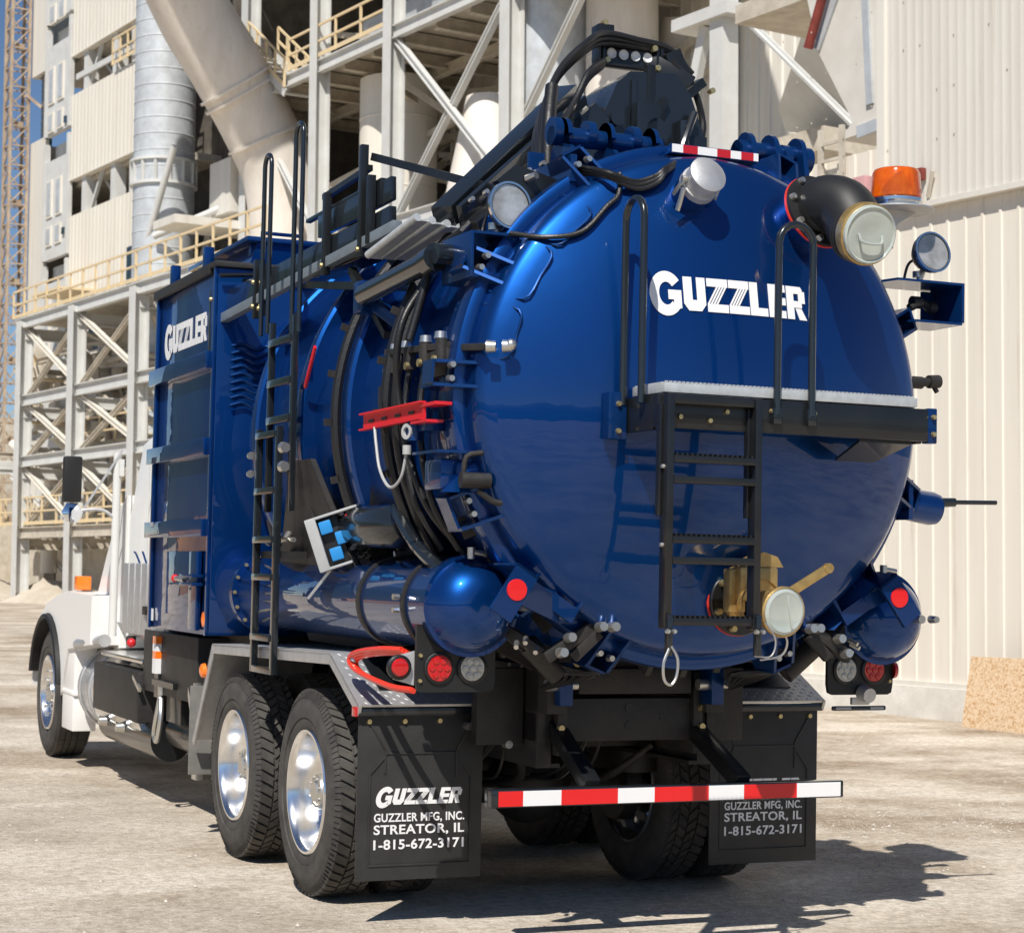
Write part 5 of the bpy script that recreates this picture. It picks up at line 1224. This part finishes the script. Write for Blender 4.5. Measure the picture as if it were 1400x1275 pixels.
fd = pt('bent_duct', 'fat beige duct slanting down and bending upright above the filter house', 'duct', 31, 63)
path = [V(23.6, 56, 28.2), V(23.9, 59, 27.4), V(24.6, 62, 25.6), V(27.15, 63, 21.55), V(28.6, 63, 19.5), V(29.9, 63, 17.55), V(30.75, 63, 15.9), V(31.1, 63, 14.0), V(31.15, 63, 12), V(31.15, 63, 8)]
mb = MB(); mb.tube(path, 1.34, 40, 6); pp(mb, 'duct_shell', 'duct', fd)
mb = MB()
for a, d in ((V(26.2, 63, 22.9), V(3, 0, -4.1)), (V(29.0, 63, 18.9), V(3.0, 0, -4.3)), (V(29.2, 63, 18.6), V(3.0, 0, -4.3)), (V(30.2, 63, 17.1), V(1.6, 0, -3.2))): mb.lathe(a, d, [(0, 1.33), (0, 1.45), (.1, 1.45), (.1, 1.33)], 48)
pp(mb, 'duct_flange', 'duct', fd)
silo('storage_silo', 'pale upright silo behind the braced column', 32.3, 57, 1.32, -1, 18.2, 'panel', (13.1,), group='upright silos')
silo('storage_silo', 'cream silo half hidden behind the boom turret', 34.0, 42.5, 1.7, -1, 13.0, 'panel', (), group='upright silos')
silo('vent_duct', 'beige round duct rising directly above the light bar', 32.9, 45, 1.05, 13, 30, 'duct', (16.6,), cat='duct')
silo('cone_hopper', 'grey cone shaped hopper left of the boom turret', 31.6, 47.0, 1.3, 9, 19, 'silver', (), [(0, .7), (1.5, .8), (5.5, 1.35), (14, 1.35), (14, 0)], cat='hopper', group='cone hoppers')
silo('cone_hopper', 'beige flared hopper skirt behind the boom arm', 31.2, 49.5, 2.0, 5, 14, 'duct', (), [(0, 2.4), (5.5, 2.2), (8, 1.3), (11, .7), (11, 0)], cat='hopper', group='cone hoppers')

# ---- steel frame with platforms in the middle
sf = pt('pipe_rack', 'open steel frame of pale columns and crossed braces behind the truck', 'steel frame', 30, 55)
for q in (46.4, 53.3, 58.4, 63.9):
    mb = MB(); mb.box((29.74, q-.03, -1), (30.26, q+.03, 30)); mb.box((29.72, q-.24, -1), (29.76, q+.24, 30)); mb.box((30.24, q-.24, -1), (30.28, q+.24, 30)); pp(mb, 'column', 'greysteel', sf)
for q in (47, 55, 63.5):
    mb = MB(); mb.box((39.8, q-.2, -1), (40.2, q+.2, 30)); pp(mb, 'column', 'dusty', sf)
def ibeam(mb, a, b, h=.4, w=.24):
    a, b = Vector(a), Vector(b)
    mb.bar(a, b, .04, h, 0, (0, 0, 1)); mb.bar(a+V(0, 0, h/2), b+V(0, 0, h/2), w, .04, 0, (0, 0, 1)); mb.bar(a-V(0, 0, h/2), b-V(0, 0, h/2), w, .04, 0, (0, 0, 1))
for z, q0, q1 in ((18.65, 44, 66), (12.55, 46.4, 53.3), (25.2, 44, 66)):
    mb = MB(); ibeam(mb, (29.95, q0, z), (29.95, q1, z)); pp(mb, 'beam', 'greysteel', sf)
for a, b in (((30, 53.1, 18.4), (30, 46.6, 12.8)), ((30.1, 46.6, 18.5), (30.1, 53.1, 12.8)), ((31.5, 53.0, 12.8), (31.5, 46.6, 16.2)), ((30.4, 46.4, 14.6), (30.4, 43.0, 18)), ((30.4, 46.4, 14.0), (30.4, 42.5, 11.3)), ((30.2, 58.4, 12.5), (30.2, 63.6, 17.9)), ((34, 58.4, 24), (34, 64, 19))):
    mb = MB(); ibeam(mb, a, b, .22, .2); pp(mb, 'brace', 'greysteel', sf)
mb = MB(); mb.box((30.1, 40, 18.75), (44, 66, 18.95)); mb.box((30.1, 40, 25.4), (44, 66, 25.7)); mb.box((33, 53.5, 12.3), (44, 66, 12.5)); pp(mb, 'deck', 'dusty', sf)  # the topmost slab is out of view, added to shade the interior
mb = MB()
for q in range(41, 66, 2): ibeam(mb, (30.2, q, 18.5), (44, q, 18.5), .35)
for p in (33, 36, 39): ibeam(mb, (p, 41, 18.3), (p, 66, 18.3), .3)
for k in range(26): mb.bar((random.uniform(31, 38), random.uniform(46, 64), random.uniform(13, 18)), (random.uniform(31, 40), random.uniform(46, 64), random.uniform(13, 18)), .2, .2)
for k in range(22): mb.bar((random.uniform(32, 38), random.uniform(54, 64), random.uniform(19, 25)), (random.uniform(32, 40), random.uniform(54, 64), random.uniform(19, 25)), .25, .2)
pp(mb, 'floor_joist', 'dusty', sf)
mb = MB()
for k in range(7): q = random.uniform(47, 63); p = random.uniform(34, 40); mb.tube([V(p, q, 6), V(p, q, 12+2*random.random()), V(p+1, q-1.5, 15.5), V(p+1, q-2, 18)], random.choice((.25, .4, .55)), 12, 5)
pp(mb, 'pipe', 'duct', sf)
mb = MB(); mb.box((33.5, 66.8, -1), (40, 82, 27)); mb.box((45, 48, -1), (45.3, 70, 26)); mb.box((30.5, 66.4, -1), (45, 66.6, 26)); pp(mb, 'inner_wall', 'dark', sf)  # dark backing walls, interior shade painted into their colour
mb = MB(); mb.box((32.5, 50.5, 20.2), (33, 60, 21.0)); mb.box((36, 40, 15.5), (45, 54, 16.2)); pp(mb, 'gallery_box', 'silver', sf)
def railing(mb, a, b, n, h=1.1, r=.035):
    a, b = Vector(a), Vector(b)
    for k in range(n+1): c = a.lerp(b, k/n); mb.bar(c, c+V(0, 0, h), r*2, r*2)
    for z in (h*.5, h): mb.bar(a+V(0, 0, z), b+V(0, 0, z), r*2, r*2)
    mb.bar(a+V(0, 0, .08), b+V(0, 0, .08), .03, .14, 0, (0, 0, 1))
mb = MB(); railing(mb, (29.85, 53.5, 18.95), (29.85, 60.5, 18.95), 4); railing(mb, (33.5, 44, 18.95), (33.5, 53, 18.95), 5); railing(mb, (31.2, 44, 18.95), (31.2, 46, 18.95), 2); pp(mb, 'handrail', 'rail', sf)
stp = pt('steel_stair', 'yellow railed steel stair climbing beside the fat beige duct', 'stair', 30, 62, 18, 'yellow railed stairs')
mb = MB()
for p in (29.8, 30.9): mb.bar((p, 63.6, 20.3), (p, 60.6, 18.2), .06, .28, 0, (0, 0, 1))
for k in range(9): mb.box((29.8, 63.5-.33*k, 20.15-.235*k), (30.9, 63.75-.33*k, 20.19-.235*k))
pp(mb, 'stringer', 'greysteel', stp)
mb = MB()
for p in (29.75, 30.95): railing(mb, (p, 63.6, 20.4), (p, 60.6, 18.4), 4, 1.0)
pp(mb, 'handrail', 'rail', stp)

# ---- tall cladded building at the far left
tb = pt('process_building', 'tall cream panelled process building at the far left against the sky', 'building', 30, 80)
BP = 30.
for z0, z1 in ((24.3, 40), (18.75, 22.5), (10.8, 17.1)):
    mb = MB(); mb.box((BP, 74, z0), (BP+.25, 82.3, z1))
    q = 74.2
    while q < 82.2: mb.box((BP-.02, q, z0), (BP-.001, q+.06, z1)); q += .42
    mb.box((BP-.04, 74, z0-.06), (BP+.3, 82.34, z0)); 
    pp(mb, 'wall_panel', 'panel', tb)
mb = MB()
for q in (75.4, 77.5, 80.9): mb.box((BP+.1, q-.25, -1), (BP+.6, q+.25, 40))
for q, z in ((81.5, 22.4), (81, 17)): mb.bar((BP+.3, q-.4, z), (BP+.3, q-2, z+1.9), .14); mb.bar((BP+1, q, z+1.9), (BP+1, q-2.6, z), .14)
mb.bar((BP+.1, 74, 23.2), (BP+.1, 82, 23.3), .1, .25); pp(mb, 'column', 'greysteel', tb)
mb = MB(); mb.box((BP+.4, 74, 24.2), (41, 87.4, 24.5)); mb.box((BP+.4, 74, 18.5), (41, 87.4, 18.8)); mb.box((BP+.4, 74, 10.6), (41, 87.4, 10.9)); mb.box((BP+.4, 74, 39.7), (41, 87.4, 40)); pp(mb, 'floor_slab', 'dusty', tb)
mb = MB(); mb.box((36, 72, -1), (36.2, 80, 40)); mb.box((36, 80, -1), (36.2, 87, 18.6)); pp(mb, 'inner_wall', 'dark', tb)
mb = MB(); mb.box((BP, 73.4, -1), (BP+.2, 74, 40)); mb.box((BP+.1, 70, -1), (BP+.2, 82, 10.7)); pp(mb, 'lower_wall', 'creamup', tb)
# stair tower strip with windows
for z0, z1 in ((-1, 15.3), (15.5, 20.9), (21.2, 26.2), (26.4, 40)):
    mb = MB(); mb.box((BP-.05, 82.6, z0), (BP+.2, 85.7, z1-.9)); mb.box((BP-.10, 82.35, z0), (BP+.1, 82.62, z1)); mb.box((BP-.06, 85.5, z0), (BP+.2, 85.75, z1)); mb.box((BP+.5, 82.6, z1-1.0), (BP+.7, 85.7, z1)); pp(mb, 'stair_panel', 'greysteel', tb)
for z0, z1 in ((-1, 21.3), (24.4, 40)):
    mb = MB(); mb.box((BP-.02, 85.9, z0), (BP+.25, 87.7, z1)); mb.box((BP+.25, 87.5, z0), (41, 87.7, z1)); pp(mb, 'corner_panel', 'creamup', tb)
mb = MB(); mb.box((BP+.2, 86.2, 20), (BP+.5, 86.9, 25)); pp(mb, 'corner_post', 'window', tb)
for z in (12.2, 17.4, 22.6, 27.6, 31.5):
    for q in (83.2, 84.4):
        for dz, h in ((0, 1.7), (-1.3, .9)):
            mb = MB(); mb.box((BP-.11, q, z+dz), (BP-.05, q+.75, z+dz+h)); fr = pp(mb, 'window', 'panel', tb)
            mb = MB(); mb.box((BP-.13, q+.12, z+dz+.1), (BP-.112, q+.63, z+dz+h-.1)); pp(mb, 'pane', 'silver', fr)
mb = MB()
for z in (13.3, 18.6, 23.6): mb.box((BP-.15, 82.7, z-2.2), (BP-.05, 82.95, z-1.9))
mb.box((BP-.06, 74.4, 12.6), (BP-.01, 75.4, 14.8)); mb.box((BP-.06, 78.5, 10.9), (BP-.01, 79.6, 13.2)); pp(mb, 'dark_opening', 'window', tb)
mb = MB(); mb.box((BP-1.6, 79, 13.4), (BP, 82.5, 13.5)); railing(mb, (BP-.2, 74.5, 22.7), (BP-.2, 77, 22.7), 3); railing(mb, (BP+1.5, 74, 22.3), (BP+1.5, 82, 22.3), 6); pp(mb, 'handrail', 'rail', tb)

# ---- lattice mast
lm = pt('lattice_mast', 'tall rusty lattice mast at the left edge against blue sky', 'mast', 29.4, 88)
mb = MB(); p0, q0, hw = 29.4, 88, .42
cs = [(p0-hw, q0-hw), (p0+hw, q0-hw), (p0+hw, q0+hw), (p0-hw, q0+hw)]
for a, b in cs: mb.box((a-.06, b-.06, -1), (a+.06, b+.06, 40))
M['mastrust'] = mat('weathered_mast_steel', (.50, .40, .29), .75, col2=(.34, .25, .18), nscale=2)
pp(mb, 'leg', 'mastrust', lm)
mb = MB()
for i in range(44):
    z = i*.92
    for k in range(4):
        a, b = cs[k], cs[(k+1) % 4]
        mb.bar((*a, z), (*b, z+.92), .06, .06); mb.bar((*a, z), (*b, z), .06, .06)
    if i % 4 == 0: mb.box((p0-.1, q0-.1, z), (p0+.3, q0+.1, z+.3))
pp(mb, 'lacing', 'mastrust', lm)
mb = MB(); mb.bar((p0+.3, q0-.4, 23.6), (30.2, 86.8, 22.9), .12); mb.bar((p0+.3, q0-.4, 11.6), (30.2, 86.8, 11.1), .12); pp(mb, 'tie_bar', 'mastrust', lm)

# ---- lower steel tower with railed platform, left
lt = pt('platform_tower', 'lower braced steel tower with yellow railed platform left of the filter house', 'steel tower', 26, 70)
for p, q in ((26, 76.2), (26, 70.3), (26, 64.2), (26, 57), (32, 76.2), (32, 70.3), (32, 64.2), (32, 57)):
    mb = MB(); mb.box((p-.25, q-.03, -2), (p+.25, q+.03, 11.5)); mb.box((p-.28, q-.26, -2), (p-.24, q+.26, 11.5)); mb.box((p+.24, q-.26, -2), (p+.28, q+.26, 11.5)); pp(mb, 'column', 'greysteel', lt)
for z in (11.45, 8.3, 5.85, 3.0):
    mb = MB(); ibeam(mb, (26, 56, z), (26, 77, z), .4); 
    for q in (76.2, 70.3, 64.2, 57): ibeam(mb, (26, q, z-.45), (32, q, z-.45), .42)
    pp(mb, 'beam', 'greysteel' if z > 5 else 'dusty', lt)
for q0, q1 in ((76.2, 70.3), (70.3, 64.2)):
    for z0, z1 in ((11.2, 8.5), (8.2, 6.0), (5.6, 3.2)):
        mb = MB(); ibeam(mb, (26.1, q0, z0), (26.1, q1, z1), .16, .16); pp(mb, 'brace', 'panel', lt)
        mb = MB(); ibeam(mb, (26.2, q0, z1), (26.2, q1, z0), .16, .16); pp(mb, 'brace', 'dusty', lt)
        mb = MB(); ibeam(mb, (31.9, q0, z1), (31.9, q1, z0), .16, .16); pp(mb, 'brace', 'dusty', lt)
mb = MB(); mb.box((26.2, 54, 11.62), (33, 78, 11.72)); mb.box((27, 54, 3.2), (32, 78, 3.3)); mb.box((27, 62, 6.2), (32, 73, 6.3)); mb.box((28, 55, 8.55), (32, 68, 8.65)); pp(mb, 'deck', 'dusty', lt)
mb = MB(); railing(mb, (25.95, 54, 11.72), (25.95, 77.5, 11.72), 18); railing(mb, (28.6, 60, 11.72), (28.6, 76, 11.72), 10); railing(mb, (26.1, 56, 3.3), (26.1, 79, 3.3), 14); railing(mb, (27.2, 60, 6.3), (27.2, 74, 6.3), 9); railing(mb, (26.3, 79, 3.3), (23.8, 84, 3.3), 5); railing(mb, (29.5, 58, 3.3), (29.5, 77, 3.3), 12); railing(mb, (30, 60, 6.3), (30, 73, 6.3), 9); railing(mb, (28.4, 56, 8.7), (28.4, 68, 8.7), 8); pp(mb, 'handrail', 'rail', lt)
mb = MB()
for k in range(44):
    q = random.uniform(58, 76); z = random.choice((3.3, 6.3, 8.7)); p = random.uniform(28, 31); s_ = random.uniform(.4, 1.1)
    mb.box((p, q, z), (p+s_, q+s_*1.4, z+s_), .03)
for k in range(40): mb.bar((random.uniform(27, 31), random.uniform(58, 76), random.uniform(3.5, 11)), (random.uniform(27, 31), random.uniform(58, 76), random.uniform(3.5, 11)), .14)
for k in range(14):
    q = random.uniform(58, 76); z = random.choice((4.0, 5.0, 7.2, 8.0, 9.6, 10.4)); p = random.uniform(27.5, 31.5)
    mb.tube([V(p, q, z), V(p, q-random.uniform(3, 9), z), V(p+.2, q-9.2, z-1.2), V(p+.2, q-9.3, z-3)], random.choice((.12, .2, .3)), 10, 3)
for k in range(5): q = 59+3.6*k; mb.lathe((29.5, q, 3.3), (0, 0, 1), [(0, .5), (.3, .9), (2.4, .9), (2.7, .3), (2.7, 0)], 18)
mb.bar((30.5, 78, 9.5), (28, 62, 6.6), 1.0, .7); mb.prism([V(28, 66, 11), V(30.5, 66, 11), V(29.6, 66, 8.9), V(28.9, 66, 8.9)], (0, 2, 0)); pp(mb, 'plant_gear', 'dusty', lt)
mb = MB()
for a, b in (((28.2, 66.5, 17.2), (27.9, 69.5, 12.2)), ((28.0, 67.8, 14), (30.2, 64.6, 15.2)), ((28, 68.5, 11.8), (28, 68.5, 16.5))): mb.cyl(a, b, .13, n=10)
pp(mb, 'strut', 'greysteel', lt)
mb = MB(); mb.box((29.5, 64.4, 14.6), (33.5, 66.2, 16.6)); mb.box((27.2, 64, 13.9), (33, 66, 14.2)); pp(mb, 'gallery_box', 'creamup', lt)
for m_, n_ in (('panel', 14), ('dusty', 16), ('greysteel', 12)):
    mb = MB()
    for k in range(n_):
        q = random.uniform(77, 83); z = random.uniform(2, 10.8); p = random.uniform(26.6, 29.4)
        a = (p, q, z); b = random.choice(((p+random.uniform(1, 2.4), q, z), (p, q-random.uniform(2, 5), z), (p, q, z-random.uniform(1, 4)), (p+1.2, q-2.5, z-2)))
        if k % 3: ibeam(mb, a, b, .2, .18)
        else: mb.cyl(a, b, random.choice((.12, .2, .34)), n=12)
        if k % 4 == 0: mb.box((p, q, z), (p+random.uniform(.5, 1.1), q+.8, z+random.uniform(.4, 1.2)), .03)
    pp(mb, 'plant_gear', m_, lt)
mb = MB()
for z in (3.4, 5.6, 7.6, 9.4): railing(mb, (26.6, 77.5, z), (29.2, 83, z), 5); mb.box((26.6, 77.5, z-.08), (29.2, 78.0, z))
pp(mb, 'handrail', 'rail', lt)
stl = pt('steel_stair', 'yellow railed stair at the foot of the lower steel tower', 'stair', 27, 66, 0, 'yellow railed stairs')
mb = MB()
for p in (26.4, 27.4): mb.bar((p, 62, 3.4), (p, 67, .6), .06, .3, 0, (0, 0, 1))
for k in range(12): mb.box((26.4, 62+.41*k, 3.3-.23*k), (27.4, 62.28+.41*k, 3.34-.23*k))
pp(mb, 'stringer', 'greysteel', stl)
mb = MB()
for p in (26.35, 27.45): railing(mb, (p, 62, 3.5), (p, 67, .7), 5, 1.0)
M['yellow'] = mat('bright_yellow_rail', (.80, .50, .06), .5); pp(mb, 'handrail', 'yellow', stl)
cv = pt('conveyor', 'pale enclosed conveyor running level at the left edge', 'conveyor', 22, 82)
mb = MB(); mb.box((18, 81, 5.5), (24.6, 82.4, 6.5), .05); pp(mb, 'gallery', 'panel', cv)
mb = MB()
for p in (19, 23.4): mb.box((p, 81.5, -1), (p+.25, 81.75, 5.5))
pp(mb, 'trestle_leg', 'greysteel', cv)
lw = pt('low_building', 'low dust covered building under the steel tower', 'building', 30, 75)
mb = MB(); mb.box((28.5, 66, -1), (34, 90, 2.4), .05); mb.box((25.5, 84, -1), (29, 92, 3.4), .05); mb.box((24, 94, -1), (46, 96, 9), .05); pp(mb, 'walls', 'dusty', lw)
mb = MB()
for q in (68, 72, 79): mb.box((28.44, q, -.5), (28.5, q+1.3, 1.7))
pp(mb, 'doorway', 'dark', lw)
M['dust'] = mat('cement_dust', (.58, .52, .43), .95, col2=(.44, .38, .30), nscale=.8, bump=.4, bscale=4)
mb = MB(); random.seed(11)
for p, q, r, h in ((26.3, 83, 3.6, 1.9), (24.4, 80, 2.8, 1.2), (27.5, 76, 3.0, 1.6), (26.8, 72, 2.0, .9), (29, 70, 2.6, 1.7), (22, 84, 4, 1.4), (28.5, 65, 2.4, 1.2), (25.5, 88, 5, 3.0), (19, 88, 6, 1.6)):
    n = 22; rings = []
    for j in range(7):
        t_ = j/6; rr = r*(1-.82*t_)**.9
        rings.append([mb.bm.verts.new(P(p+rr*math.cos(2*math.pi*k/n)*(1+.25*mnoise.noise(V(k*.9, j, p))), q+rr*math.sin(2*math.pi*k/n)*1.3, -.5+(h*.65+.5)*t_**.75+.30*mnoise.noise(V(k*1.7, j*2, q)))) for k in range(n)])
        if j: mb.bridge(rings[-2], rings[-1])
    mb.face(rings[-1])
struct(mb.build('dust_heaps', 'dust', ang=60))
for o in list(bpy.data.objects):
    if '_o' in o.keys(): del o['_o']
